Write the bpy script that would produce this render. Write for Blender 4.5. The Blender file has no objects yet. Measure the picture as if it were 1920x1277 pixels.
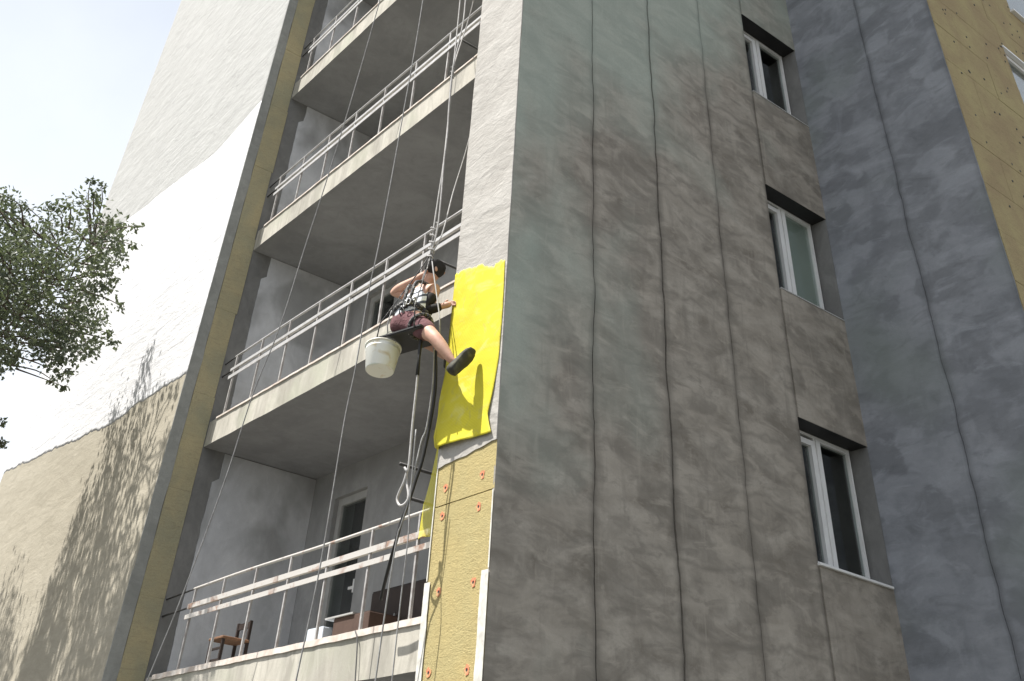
import bpy, bmesh, math, random
from mathutils import Vector, Matrix, noise

R = math.radians
S = bpy.context.scene
COL = S.collection
random.seed(7)

# ---------------------------------------------------------------- camera
cam_data = bpy.data.cameras.new('camera')
cam_data.sensor_width = 36.0
cam_data.lens = 33.93
cam_data.shift_x = 0.01505
cam_data.shift_y = -0.2498
cam_data.clip_start = 0.05
cam_data.clip_end = 2000
camera = bpy.data.objects.new('camera', cam_data)
COL.objects.link(camera)
camera.location = (5.7273, -4.3834, 1.5998)
camera.rotation_euler = (2.2628, -0.0601, 0.8969)
S.camera = camera

# ---------------------------------------------------------------- light
SUN_EL, SUN_AZ = R(62), R(24)          # azimuth measured from -Y towards -X
to_sun = Vector((-math.sin(SUN_AZ) * math.cos(SUN_EL), -math.cos(SUN_AZ) * math.cos(SUN_EL), math.sin(SUN_EL)))
sun_data = bpy.data.lights.new('sun', 'SUN')
sun_data.energy = 5.0
sun_data.angle = R(0.55)
sun_data.color = (1.0, 0.965, 0.915)
sun = bpy.data.objects.new('sun', sun_data)
COL.objects.link(sun)
sun.location = (-20, -30, 40)
sun.rotation_euler = to_sun.to_track_quat('Z', 'Y').to_euler()

world = bpy.data.worlds.new('World')
S.world = world
world.use_nodes = True
wn, wl = world.node_tree.nodes, world.node_tree.links
bg = wn['Background']
sky = wn.new('ShaderNodeTexSky')
sky.sky_type = 'NISHITA'
sky.sun_disc = False
sky.sun_elevation = SUN_EL
sky.sun_rotation = R(180 + 24)
sky.dust_density = 3.0
sky.ozone_density = 1.0
# thin high cloud over the whole sky
wtc = wn.new('ShaderNodeTexCoord')
wno = wn.new('ShaderNodeTexNoise')
wno.inputs['Scale'].default_value = 2.2
wno.inputs['Detail'].default_value = 6
wl.new(wtc.outputs['Generated'], wno.inputs['Vector'])
wmr = wn.new('ShaderNodeMapRange')
wmr.inputs['From Min'].default_value = 0.3
wmr.inputs['From Max'].default_value = 0.7
wmr.inputs['To Min'].default_value = 0.18
wmr.inputs['To Max'].default_value = 0.45
wl.new(wno.outputs['Fac'], wmr.inputs['Value'])
wmx = wn.new('ShaderNodeMix')
wmx.data_type = 'RGBA'
# denser towards the horizon, as haze is
wsp = wn.new('ShaderNodeSeparateXYZ')
wl.new(wtc.outputs['Generated'], wsp.inputs[0])
whz = wn.new('ShaderNodeMapRange')
whz.inputs['From Min'].default_value = 0.40
whz.inputs['From Max'].default_value = 0.95
whz.inputs['To Min'].default_value = 0.66
whz.inputs['To Max'].default_value = 0.0
wl.new(wsp.outputs['Z'], whz.inputs['Value'])
wad = wn.new('ShaderNodeMath')
wad.operation = 'ADD'
wad.use_clamp = True
wl.new(wmr.outputs['Result'], wad.inputs[0])
wl.new(whz.outputs['Result'], wad.inputs[1])
wl.new(wad.outputs['Value'], wmx.inputs['Factor'])
wl.new(sky.outputs['Color'], wmx.inputs['A'])
wmx.inputs['B'].default_value = (8.9, 9.4, 10.1, 1)
wl.new(wmx.outputs['Result'], bg.inputs['Color'])
bg.inputs['Strength'].default_value = 0.064

S.view_settings.view_transform = 'Standard'
S.view_settings.look = 'None'
S.view_settings.gamma = 1
S.view_settings.use_curve_mapping = False
S.view_settings.exposure = 0.95


# ---------------------------------------------------------------- materials
def new_mat(name):
    m = bpy.data.materials.new(name)
    m.use_nodes = True
    return m, m.node_tree.nodes, m.node_tree.links, m.node_tree.nodes['Principled BSDF']


def noise_node(n, l, coord, scale, detail=6, rough=0.6, dist=0.0, stretch=None, off=(0, 0, 0)):
    mp = n.new('ShaderNodeMapping')
    mp.inputs['Scale'].default_value = stretch or (1, 1, 1)
    mp.inputs['Location'].default_value = off
    l.new(coord, mp.inputs['Vector'])
    t = n.new('ShaderNodeTexNoise')
    t.inputs['Scale'].default_value = scale
    t.inputs['Detail'].default_value = detail
    t.inputs['Roughness'].default_value = rough
    t.inputs['Distortion'].default_value = dist
    l.new(mp.outputs['Vector'], t.inputs['Vector'])
    return t.outputs['Fac']


def remap(n, l, v, a, b, c=0.0, d=1.0):
    r = n.new('ShaderNodeMapRange')
    r.inputs['From Min'].default_value = a
    r.inputs['From Max'].default_value = b
    r.inputs['To Min'].default_value = c
    r.inputs['To Max'].default_value = d
    l.new(v, r.inputs['Value'])
    return r.outputs['Result']


def mix(n, l, f, a, b, blend='MIX'):
    x = n.new('ShaderNodeMix')
    x.data_type = 'RGBA'
    x.blend_type = blend
    if isinstance(f, float):
        x.inputs['Factor'].default_value = f
    else:
        l.new(f, x.inputs['Factor'])
    for k, v in (('A', a), ('B', b)):
        if isinstance(v, tuple):
            x.inputs[k].default_value = (v[0], v[1], v[2], 1)
        else:
            l.new(v, x.inputs[k])
    return x.outputs['Result']


def bump(n, l, p, h, strength, dist, prev=None):
    b = n.new('ShaderNodeBump')
    b.inputs['Strength'].default_value = strength
    b.inputs['Distance'].default_value = dist
    l.new(h, b.inputs['Height'])
    if prev is not None:
        l.new(prev, b.inputs['Normal'])
    if p is not None:
        l.new(b.outputs['Normal'], p.inputs['Normal'])
    return b.outputs['Normal']


def plaster(name, a, b, tint=None, tint_grad=None, laps=0.0, scale=3.0, stretch=(1, 1, 1), tint_range=(0.5, 0.65), relief=0.02, crease=0.0,
            rough=0.9, big=0.7, contrast=(0.36, 0.64), smear=0.5, seam=0.0):
    """trowelled cement: two tones mottled at several scales, a third tone in large patches, creases, bump"""
    m, n, l, p = new_mat(name)
    co = n.new('ShaderNodeTexCoord').outputs['Object']
    v1 = noise_node(n, l, co, scale, 9, 0.62, 0.6, stretch)
    v2 = noise_node(n, l, co, scale * 4.2, 6, 0.65, 0.6, stretch, (3.1, 7.7, 1.3))
    v3 = noise_node(n, l, co, big, 4, 0.5, 0.3, None, (11, 2, 5))
    c = mix(n, l, remap(n, l, v1, *contrast), a, b)
    mean = tuple((x + y) / 2 for x, y in zip(a, b))
    dk = tuple(x * 0.80 for x in mean)
    lt = tuple(min(1, x * 1.22) for x in mean)
    c = mix(n, l, remap(n, l, v2, 0.52, 0.72, 0, smear * 1.1), c, dk)
    c = mix(n, l, remap(n, l, v2, 0.46, 0.28, 0, smear), c, lt)
    if smear > 0.5:
        # patches left by single strokes of the float: each its own tone
        mpv = n.new('ShaderNodeMapping')
        mpv.inputs['Scale'].default_value = tuple(q * (1, 0.8, 0.75)[i_] for i_, q in enumerate(stretch))
        l.new(co, mpv.inputs['Vector'])
        nzv = n.new('ShaderNodeTexNoise')
        nzv.inputs['Scale'].default_value = 3.0
        nzv.inputs['Detail'].default_value = 5
        l.new(mpv.outputs['Vector'], nzv.inputs['Vector'])
        scv = n.new('ShaderNodeVectorMath')
        scv.operation = 'MULTIPLY_ADD'
        scv.inputs[1].default_value = (0.35, 0.35, 0.35)
        l.new(nzv.outputs['Color'], scv.inputs[0])
        l.new(mpv.outputs['Vector'], scv.inputs[2])
        vor = n.new('ShaderNodeTexVoronoi')
        vor.feature = 'SMOOTH_F1'
        vor.inputs['Smoothness'].default_value = 0.35
        vor.inputs['Scale'].default_value = 3.2
        l.new(scv.outputs['Vector'], vor.inputs['Vector'])
        spv = n.new('ShaderNodeSeparateColor')
        l.new(vor.outputs['Color'], spv.inputs['Color'])
        c = mix(n, l, remap(n, l, spv.outputs['Red'], 0.5, 0.95, 0, 0.55), c, tuple(min(1, x * 1.35) for x in mean))
        c = mix(n, l, remap(n, l, spv.outputs['Red'], 0.5, 0.05, 0, 0.55), c, tuple(x * 0.66 for x in mean))
        # pale trowel smears and darker damp spots
        v4 = noise_node(n, l, co, scale * 1.35, 7, 0.62, 0.9, tuple(q * (1, 0.8, 1.2)[i_] for i_, q in enumerate(stretch)), (7, 3, 9))
        c = mix(n, l, remap(n, l, v4, 0.54, 0.70, 0, smear), c, tuple(min(1, x * 1.5) for x in mean))
        c = mix(n, l, remap(n, l, v4, 0.46, 0.32, 0, smear * 0.9), c, tuple(x * 0.58 for x in mean))
    if seam:
        sa = n.new('ShaderNodeAttribute')
        sa.attribute_name = 'seam'
        v5 = noise_node(n, l, co, 3.0, 4, 0.6, 0.6, (1, 3.0, 0.45), (2, 2, 6))
        c = mix(n, l, remap(n, l, v5, 0.56, 0.72, 0, 0.5), c, tuple(x * 0.70 for x in mean))
        c = mix(n, l, remap(n, l, v5, 0.42, 0.30, 0, 0.45), c, tuple(min(1, x * 1.3) for x in mean))
        sm = n.new('ShaderNodeMath')
        sm.operation = 'MULTIPLY'
        l.new(sa.outputs['Fac'], sm.inputs[0])
        l.new(remap(n, l, noise_node(n, l, co, 3.5, 3, 0.6, 0, None, (9, 1, 3)), 0.25, 0.6, 0.35, 1.0), sm.inputs[1])
        c = mix(n, l, remap(n, l, sm.outputs[0], 0, 1, 0, seam), c, tuple(x * 0.42 for x in mean))
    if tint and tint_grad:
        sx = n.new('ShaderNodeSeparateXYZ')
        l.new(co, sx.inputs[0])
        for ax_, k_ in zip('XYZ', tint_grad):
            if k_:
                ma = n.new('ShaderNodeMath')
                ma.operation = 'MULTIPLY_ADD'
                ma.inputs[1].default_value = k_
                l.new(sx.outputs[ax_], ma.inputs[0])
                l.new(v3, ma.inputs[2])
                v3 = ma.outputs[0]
    if laps:
        # lap lines of the embedded net: broken, wavering, level lines some 0.6 m apart
        sx = n.new('ShaderNodeSeparateXYZ')
        l.new(co, sx.inputs[0])
        lowf = noise_node(n, l, co, 1.1, 3, 0.55, 0.4, (1, 1.0, 0.25), (2, 8, 4))
        ma = n.new('ShaderNodeMath')
        ma.operation = 'MULTIPLY_ADD'
        ma.inputs[1].default_value = 0.9
        l.new(lowf, ma.inputs[0])
        l.new(sx.outputs['Z'], ma.inputs[2])
        ma.inputs[1].default_value = 0.55
        mo = n.new('ShaderNodeMath')
        mo.operation = 'PINGPONG'
        mo.inputs[1].default_value = 0.29
        l.new(ma.outputs[0], mo.inputs[0])
        ln = remap(n, l, mo.outputs[0], 0.0, 0.035, 1.0, 0.0)
        wide = remap(n, l, mo.outputs[0], 0.0, 0.12, 1.0, 0.0)
        gate = remap(n, l, noise_node(n, l, co, 1.3, 4, 0.6, 0, None, (5, 9, 2)), 0.44, 0.54)
        mu = n.new('ShaderNodeMath')
        mu.operation = 'MULTIPLY'
        l.new(ln, mu.inputs[0])
        l.new(gate, mu.inputs[1])
        mw = n.new('ShaderNodeMath')
        mw.operation = 'MULTIPLY'
        l.new(wide, mw.inputs[0])
        l.new(noise_node(n, l, co, 2.2, 4, 0.6, 0, None, (1, 4, 2)), mw.inputs[1])
        c = mix(n, l, remap(n, l, mw.outputs[0], 0.15, 0.6, 0, laps * 0.7), c, lt)
        c = mix(n, l, remap(n, l, mu.outputs[0], 0, 1, 0, laps), c, tuple(x * 0.5 for x in mean))
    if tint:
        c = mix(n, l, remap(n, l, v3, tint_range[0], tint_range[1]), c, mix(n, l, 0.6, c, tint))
    h = v1
    if crease:
        mp = n.new('ShaderNodeMapping')
        mp.inputs['Scale'].default_value = stretch
        l.new(co, mp.inputs['Vector'])
        wv = n.new('ShaderNodeTexVoronoi')
        wv.feature = 'DISTANCE_TO_EDGE'
        wv.inputs['Scale'].default_value = 1.25
        ad = n.new('ShaderNodeVectorMath')
        ad.operation = 'ADD'
        nn = n.new('ShaderNodeTexNoise')
        nn.inputs['Scale'].default_value = 2.3
        nn.inputs['Detail'].default_value = 4
        l.new(mp.outputs['Vector'], nn.inputs['Vector'])
        sc = n.new('ShaderNodeVectorMath')
        sc.operation = 'SCALE'
        sc.inputs['Scale'].default_value = 0.55
        l.new(nn.outputs['Color'], sc.inputs[0])
        l.new(mp.outputs['Vector'], ad.inputs[0])
        l.new(sc.outputs['Vector'], ad.inputs[1])
        l.new(ad.outputs['Vector'], wv.inputs['Vector'])
        ln = remap(n, l, wv.outputs['Distance'], 0.0, 0.03, 1.0, 0.0)
        gate = remap(n, l, noise_node(n, l, co, 1.7, 3, 0.5, 0, None, (5, 9, 2)), 0.44, 0.6)
        mu = n.new('ShaderNodeMath')
        mu.operation = 'MULTIPLY'
        l.new(ln, mu.inputs[0])
        l.new(gate, mu.inputs[1])
        c = mix(n, l, remap(n, l, mu.outputs[0], 0, 1, 0, crease), c, tuple(x * 0.45 for x in mean))
    fine = noise_node(n, l, co, 55, 4, 0.7)
    c = mix(n, l, remap(n, l, fine, 0.3, 0.7, 0, 0.22), c, dk)
    l.new(c, p.inputs['Base Color'])
    p.inputs['Roughness'].default_value = rough
    p.inputs['Specular IOR Level'].default_value = 0.2
    nb = bump(n, l, None, v1, 0.6, relief)
    nb = bump(n, l, None, v2, 0.5, relief * 0.45, nb)
    bump(n, l, p, fine, 0.35, 0.004, nb)
    return m


def simple(name, col, rough=0.6, metal=0.0, var=0.25, scale=18, spec=0.4, bumpd=0.0, col2=None, lim=(0.35, 0.7)):
    m, n, l, p = new_mat(name)
    co = n.new('ShaderNodeTexCoord').outputs['Object']
    v = noise_node(n, l, co, scale, 5, 0.6, 0.4)
    c2 = col2 or tuple(x * (1 - var) for x in col)
    l.new(mix(n, l, remap(n, l, v, *lim), col, c2), p.inputs['Base Color'])
    p.inputs['Roughness'].default_value = rough
    p.inputs['Metallic'].default_value = metal
    p.inputs['Specular IOR Level'].default_value = spec
    if bumpd:
        bump(n, l, p, v, 0.5, bumpd)
    return m


M = {}
M['side'] = plaster('side_cement', (0.160, 0.142, 0.118), (0.340, 0.312, 0.270), (0.35, 0.415, 0.365), (0, -0.10, 0.062), 0.45, 2.3, (1, 0.9, 1.7),  # green tint is own colour; its paling upwards paints in stronger skylight
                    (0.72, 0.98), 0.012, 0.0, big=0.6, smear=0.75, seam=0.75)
M['step'] = plaster('step_cement', (0.180, 0.191, 0.210), (0.268, 0.280, 0.303), (0.175, 0.205, 0.185), None, 0.2, 1.7, (0.9, 1, 1.7), (0.5, 0.65), 0.009, 0.0, big=0.45, smear=0.65, seam=0.7)
M['backing'] = simple('dark_backing', (0.05, 0.047, 0.042), 0.95, var=0.3)
M['return'] = plaster('return_cement', (0.24, 0.245, 0.23), (0.33, 0.335, 0.315), None, None, 0.2, 2.5, (1, 1, 1.2), relief=0.02)
M['base_low'] = plaster('base_coat_cement', (0.325, 0.295, 0.23), (0.41, 0.375, 0.30), None, None, 0.2, 2.2, (0.6, 1, 2.0), relief=0.02, contrast=(0.3, 0.7))
M['base_up'] = plaster('upper_coat_cement', (0.355, 0.355, 0.34), (0.43, 0.43, 0.415), None, None, 0.3, 2.4, (0.6, 1, 2.4), relief=0.035, crease=0.25, contrast=(0.3, 0.7))
M['primer'] = plaster('white_primer', (0.56, 0.56, 0.565), (0.66, 0.66, 0.665), None, None, 0.2, 2.4, (0.5, 1, 2.2), relief=0.04, crease=0.15, contrast=(0.3, 0.7))
M['pillar'] = plaster('pillar_coat_cement', (0.325, 0.31, 0.285), (0.42, 0.405, 0.378), None, None, 0.5, 2.6, (0.9, 1, 1.9), relief=0.03, crease=0.2, contrast=(0.3, 0.7))
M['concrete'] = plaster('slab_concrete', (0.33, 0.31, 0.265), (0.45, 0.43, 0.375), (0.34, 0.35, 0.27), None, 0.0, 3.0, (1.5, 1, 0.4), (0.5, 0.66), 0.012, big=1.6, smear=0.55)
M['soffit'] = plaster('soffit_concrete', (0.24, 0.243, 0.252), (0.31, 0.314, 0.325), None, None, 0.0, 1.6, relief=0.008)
M['dark_conc'] = plaster('bare_concrete', (0.15, 0.149, 0.144), (0.22, 0.218, 0.21), None, None, 0.0, 3.0, (1, 1, 0.7), relief=0.012)
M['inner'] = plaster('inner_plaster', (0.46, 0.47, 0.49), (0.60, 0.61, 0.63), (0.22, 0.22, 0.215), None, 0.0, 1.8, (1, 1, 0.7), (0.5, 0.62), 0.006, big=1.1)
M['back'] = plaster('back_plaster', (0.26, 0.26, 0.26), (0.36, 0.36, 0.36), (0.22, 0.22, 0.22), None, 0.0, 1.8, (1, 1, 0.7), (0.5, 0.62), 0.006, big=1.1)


def wool(name, a, b, dirt):
    m, n, l, p = new_mat(name)
    co = n.new('ShaderNodeTexCoord').outputs['Object']
    v1 = noise_node(n, l, co, 1.6, 5, 0.6, 0.4)
    v2 = noise_node(n, l, co, 22, 6, 0.75, 1.5, (1, 1, 2.2))
    v3 = noise_node(n, l, co, 60, 4, 0.8, 0.8, (1, 1, 1.6))
    v4 = noise_node(n, l, co, 9, 5, 0.7, 0.5, (0.5, 0.5, 5))
    c = mix(n, l, remap(n, l, v1, 0.38, 0.62), a, b)
    c = mix(n, l, remap(n, l, v2, 0.5, 0.72, 0, 0.6), c, dirt)
    c = mix(n, l, remap(n, l, v4, 0.52, 0.70, 0, 0.45), c, dirt)
    c = mix(n, l, remap(n, l, v3, 0.5, 0.75, 0, 0.5), c, tuple(min(1, x * 1.25) for x in a))
    l.new(c, p.inputs['Base Color'])
    p.inputs['Roughness'].default_value = 1.0
    p.inputs['Specular IOR Level'].default_value = 0.05
    nb = bump(n, l, None, v2, 0.9, 0.012)
    bump(n, l, p, v3, 0.8, 0.006, nb)
    return m


M['wool'] = wool('mineral_wool', (0.46, 0.375, 0.18), (0.42, 0.36, 0.185), (0.30, 0.24, 0.115))
M['wool_grey'] = wool('weathered_mineral_wool', (0.45, 0.39, 0.24), (0.35, 0.335, 0.23), (0.27, 0.235, 0.16))
M['wool_far'] = wool('rough_mineral_wool', (0.38, 0.32, 0.175), (0.32, 0.25, 0.150), (0.20, 0.165, 0.10))
M['rail'] = simple('rail_paint', (0.46, 0.46, 0.46), 0.5, 0.0, col2=(0.33, 0.32, 0.31), scale=7)
M['rail_rust'] = simple('rusty_rail_paint', (0.46, 0.44, 0.41), 0.6, col2=(0.27, 0.17, 0.125), scale=5, lim=(0.54, 0.66))
M['post'] = simple('post_paint', (0.42, 0.41, 0.40), 0.55, scale=12, col2=(0.22, 0.20, 0.19))
M['strip'] = simple('edge_mortar', (0.62, 0.58, 0.53), 0.85, scale=7, bumpd=0.01, col2=(0.45, 0.37, 0.31))
M['white_pvc'] = simple('white_pvc', (0.72, 0.72, 0.71), 0.35, var=0.12, scale=4)
M['grey_pvc'] = simple('grey_pvc', (0.42, 0.42, 0.41), 0.45, var=0.2, scale=6)
M['bead'] = simple('corner_bead_plastic', (0.66, 0.64, 0.58), 0.6, var=0.35, scale=14)
M['room'] = simple('room_dark', (0.05, 0.05, 0.05), 0.95)
M['blind'] = simple('pale_blind', (0.55, 0.57, 0.52), 0.8, var=0.08, scale=3)
M['black'] = simple('black_rubber', (0.018, 0.018, 0.018), 0.6, var=0.3)
M['dark_steel'] = simple('dark_steel', (0.05, 0.048, 0.045), 0.6, var=0.4)
M['rope_w'] = simple('white_rope', (0.46, 0.45, 0.44), 0.85, scale=25, col2=(0.32, 0.31, 0.30))
M['rope_d'] = simple('grey_rope', (0.30, 0.30, 0.30), 0.85, scale=18, col2=(0.17, 0.17, 0.17))
M['rope_k'] = simple('dark_rope', (0.10, 0.10, 0.10), 0.8, scale=40)
M['red'] = simple('red_dowel_plastic', (0.55, 0.14, 0.08), 0.8, scale=45, col2=(0.46, 0.33, 0.16), lim=(0.42, 0.62))
M['wood'] = simple('old_wood', (0.24, 0.13, 0.075), 0.7, scale=20, col2=(0.13, 0.07, 0.04))
M['card'] = simple('brown_cardboard', (0.085, 0.052, 0.04), 0.9, scale=8)
M['dark_wood'] = simple('dark_veneer', (0.035, 0.024, 0.020), 0.6, scale=8)
M['pale'] = simple('pale_foam', (0.55, 0.60, 0.66), 0.8, scale=8, var=0.15)
M['skin'] = simple('skin', (0.50, 0.31, 0.225), 0.6, scale=14, col2=(0.40, 0.22, 0.16))
M['hair'] = simple('dark_knit', (0.02, 0.018, 0.016), 0.85)
M['shorts'] = simple('maroon_cloth', (0.15, 0.065, 0.07), 0.9, scale=13, bumpd=0.05, col2=(0.09, 0.04, 0.045))
M['strap'] = simple('harness_strap', (0.03, 0.03, 0.032), 0.7, scale=50, col2=(0.30, 0.29, 0.27), lim=(0.55, 0.6))
M['sole'] = simple('shoe_rubber', (0.035, 0.034, 0.028), 0.8, scale=16, col2=(0.10, 0.095, 0.06), lim=(0.5, 0.75))
M['glove'] = simple('work_glove', (0.45, 0.40, 0.32), 0.9, scale=25, var=0.4)
M['steel'] = simple('galvanised_steel', (0.42, 0.42, 0.42), 0.35, 0.8)

# yellow glass-fibre mesh, slightly see-through to light
m, n, l, p = new_mat('yellow_mesh')
co = n.new('ShaderNodeTexCoord').outputs['Object']
v = noise_node(n, l, co, 3.5, 6, 0.6, 0.5, (1, 1, 1.8))
c = mix(n, l, remap(n, l, v, 0.3, 0.7), (0.76, 0.68, 0.05), (0.66, 0.585, 0.045))
v2 = noise_node(n, l, co, 10, 4, 0.6, 1.0)
c = mix(n, l, remap(n, l, v2, 0.56, 0.74, 0, 0.6), c, (0.52, 0.47, 0.15))
c = mix(n, l, remap(n, l, noise_node(n, l, co, 4.0, 4, 0.6, 1.2, (0.7, 1, 1.6), (3, 3, 3)), 0.54, 0.70, 0, 0.6), c, (0.74, 0.70, 0.22))
l.new(c, p.inputs['Base Color'])
p.inputs['Roughness'].default_value = 0.65
p.inputs['Specular IOR Level'].default_value = 0.25
w1 = n.new('ShaderNodeTexWave')
w1.bands_direction = 'Z'
w1.inputs['Scale'].default_value = 26
w2 = n.new('ShaderNodeTexWave')
w2.bands_direction = 'X'
w2.inputs['Scale'].default_value = 26
l.new(co, w1.inputs['Vector'])
l.new(co, w2.inputs['Vector'])
nb = bump(n, l, None, w1.outputs['Fac'], 0.25, 0.003)
nb = bump(n, l, None, w2.outputs['Fac'], 0.25, 0.003, nb)
bump(n, l, p, v, 0.4, 0.012, nb)
tr = n.new('ShaderNodeBsdfTranslucent')
l.new(c, tr.inputs['Color'])
ms = n.new('ShaderNodeMixShader')
ms.inputs['Fac'].default_value = 0.2
l.new(p.outputs['BSDF'], ms.inputs[1])
l.new(tr.outputs['BSDF'], ms.inputs[2])
l.new(ms.outputs['Shader'], n['Material Output'].inputs['Surface'])
M['mesh'] = m

# the same net hanging free: its openings let the view through
m, n, l, p = new_mat('open_yellow_mesh')
p.inputs['Base Color'].default_value = (0.74, 0.66, 0.05, 1)
p.inputs['Roughness'].default_value = 0.7
tp = n.new('ShaderNodeBsdfTransparent')
ms = n.new('ShaderNodeMixShader')
ms.inputs['Fac'].default_value = 0.55
l.new(tp.outputs['BSDF'], ms.inputs[1])
l.new(p.outputs['BSDF'], ms.inputs[2])
l.new(ms.outputs['Shader'], n['Material Output'].inputs['Surface'])
M['open_mesh'] = m

# window glass: reflects by angle, otherwise lets the dark room show
m, n, l, p = new_mat('window_glass')
n.remove(p)
fr = n.new('ShaderNodeFresnel')
gm = n.new('ShaderNodeNewGeometry')
iv = remap(n, l, gm.outputs['Backfacing'], 0, 1, 1.85, 1 / 1.85)
l.new(iv, fr.inputs['IOR'])
tp = n.new('ShaderNodeBsdfTransparent')
tp.inputs['Color'].default_value = (0.80, 0.84, 0.83, 1)
gl = n.new('ShaderNodeBsdfGlossy')
gl.inputs['Roughness'].default_value = 0.03
ms = n.new('ShaderNodeMixShader')
l.new(fr.outputs['Fac'], ms.inputs['Fac'])
l.new(tp.outputs['BSDF'], ms.inputs[1])
l.new(gl.outputs['BSDF'], ms.inputs[2])
l.new(ms.outputs['Shader'], n['Material Output'].inputs['Surface'])
M['glass'] = m

# striped vest
m, n, l, p = new_mat('striped_cloth')
co = n.new('ShaderNodeTexCoord').outputs['Object']
mp = n.new('ShaderNodeMapping')
mp.inputs['Rotation'].default_value = (R(-22), R(12), 0)
l.new(co, mp.inputs['Vector'])
wv = n.new('ShaderNodeTexWave')
wv.bands_direction = 'Z'
wv.inputs['Scale'].default_value = 5.2
wv.inputs['Distortion'].default_value = 2.5
wv.inputs['Detail'].default_value = 2
l.new(mp.outputs['Vector'], wv.inputs['Vector'])
c = mix(n, l, remap(n, l, wv.outputs['Fac'], 0.62, 0.75), (0.72, 0.74, 0.76), (0.07, 0.08, 0.10))
l.new(c, p.inputs['Base Color'])
p.inputs['Roughness'].default_value = 0.9
bump(n, l, p, noise_node(n, l, co, 14, 4), 0.6, 0.02)
M['vest'] = m

# bucket plastic with smears
m, n, l, p = new_mat('bucket_plastic')
co = n.new('ShaderNodeTexCoord').outputs['Object']
v = noise_node(n, l, co, 7, 5, 0.6, 1.0)
c = mix(n, l, remap(n, l, v, 0.52, 0.68), (0.74, 0.74, 0.68), (0.60, 0.52, 0.36))
c = mix(n, l, remap(n, l, noise_node(n, l, co, 5, 3, 0.5, 0, None, (4, 1, 8)), 0.60, 0.68, 0, 0.6), c, (0.42, 0.56, 0.55))
l.new(c, p.inputs['Base Color'])
p.inputs['Roughness'].default_value = 0.45
M['bucket'] = m

# leaves and bark
m, n, l, p = new_mat('leaf_green')
oi = n.new('ShaderNodeAttribute')
oi.attribute_name = 'tone'
c = mix(n, l, oi.outputs['Fac'], (0.062, 0.080, 0.056), (0.125, 0.148, 0.085))
l.new(c, p.inputs['Base Color'])
p.inputs['Roughness'].default_value = 0.55
tr = n.new('ShaderNodeBsdfTranslucent')
l.new(mix(n, l, 0.5, c, (0.20, 0.25, 0.09)), tr.inputs['Color'])
ms = n.new('ShaderNodeMixShader')
ms.inputs['Fac'].default_value = 0.25
l.new(p.outputs['BSDF'], ms.inputs[1])
l.new(tr.outputs['BSDF'], ms.inputs[2])
l.new(ms.outputs['Shader'], n['Material Output'].inputs['Surface'])
M['leaf'] = m
M['bark'] = simple('bark', (0.13, 0.10, 0.075), 0.95, scale=12, bumpd=0.03, col2=(0.06, 0.05, 0.04))
M['ground'] = plaster('dry_ground', (0.105, 0.10, 0.09), (0.14, 0.133, 0.12), (0.075, 0.09, 0.055), None, 0.0, 0.5, relief=0.03, big=0.12)
M['asphalt'] = plaster('asphalt', (0.05, 0.05, 0.05), (0.065, 0.064, 0.062), None, None, 0.0, 0.8, relief=0.01)


# ---------------------------------------------------------------- helpers
def obj(name, mesh, material, parent=None, smooth=False):
    o = bpy.data.objects.new(name, mesh)
    if material is not None and len(mesh.materials) == 0:
        mesh.materials.append(M[material] if isinstance(material, str) else material)
    COL.objects.link(o)
    if parent is not None:
        o.parent = parent
        o.matrix_parent_inverse = base_matrix(parent).inverted()
    if smooth:
        for f in mesh.polygons:
            f.use_smooth = True
    return o


def base_matrix(o):
    mtx = Matrix.Translation(o.location) @ o.rotation_euler.to_matrix().to_4x4()
    if o.parent is not None:
        mtx = base_matrix(o.parent) @ o.matrix_parent_inverse @ mtx
    return mtx


def empty(name, loc, parent=None):
    o = bpy.data.objects.new(name, None)
    o.empty_display_size = 0.2
    COL.objects.link(o)
    o.location = loc
    if parent is not None:
        o.parent = parent
        o.matrix_parent_inverse = base_matrix(parent).inverted()
    return o


def tag(o, label=None, cat=None, group=None, kind=None):
    for k, v in (('label', label), ('category', cat), ('group', group), ('kind', kind)):
        if v:
            o[k] = v
    return o


def to_mesh(bm, name):
    me = bpy.data.meshes.new(name)
    bm.to_mesh(me)
    bm.free()
    return me


def add_box(bm, x0, x1, y0, y1, z0, z1):
    vs = [bm.verts.new(c) for c in ((x0, y0, z0), (x1, y0, z0), (x1, y1, z0), (x0, y1, z0), (x0, y0, z1), (x1, y0, z1), (x1, y1, z1), (x0, y1, z1))]
    for f in ((0, 3, 2, 1), (4, 5, 6, 7), (0, 1, 5, 4), (1, 2, 6, 5), (2, 3, 7, 6), (3, 0, 4, 7)):
        bm.faces.new([vs[i] for i in f])
    return vs


def box(name, b, material, parent=None, bevel=0.0):
    bm = bmesh.new()
    add_box(bm, *b)
    if bevel:
        bmesh.ops.bevel(bm, geom=bm.edges[:], offset=bevel, segments=1, affect='EDGES', profile=0.5)
    return obj(name, to_mesh(bm, name), material, parent)


def frames(pts):
    """parallel-transported frames along a polyline"""
    out = []
    t = (pts[1] - pts[0]).normalized()
    u = t.orthogonal().normalized()
    for i, q in enumerate(pts):
        if 0 < i < len(pts) - 1:
            t2 = (pts[i + 1] - pts[i - 1]).normalized()
        elif i == 0:
            t2 = (pts[1] - pts[0]).normalized()
        else:
            t2 = (pts[-1] - pts[-2]).normalized()
        rot = t.rotation_difference(t2)
        u = (rot @ u).normalized()
        t = t2
        out.append((q, u, t.cross(u).normalized()))
    return out


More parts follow.
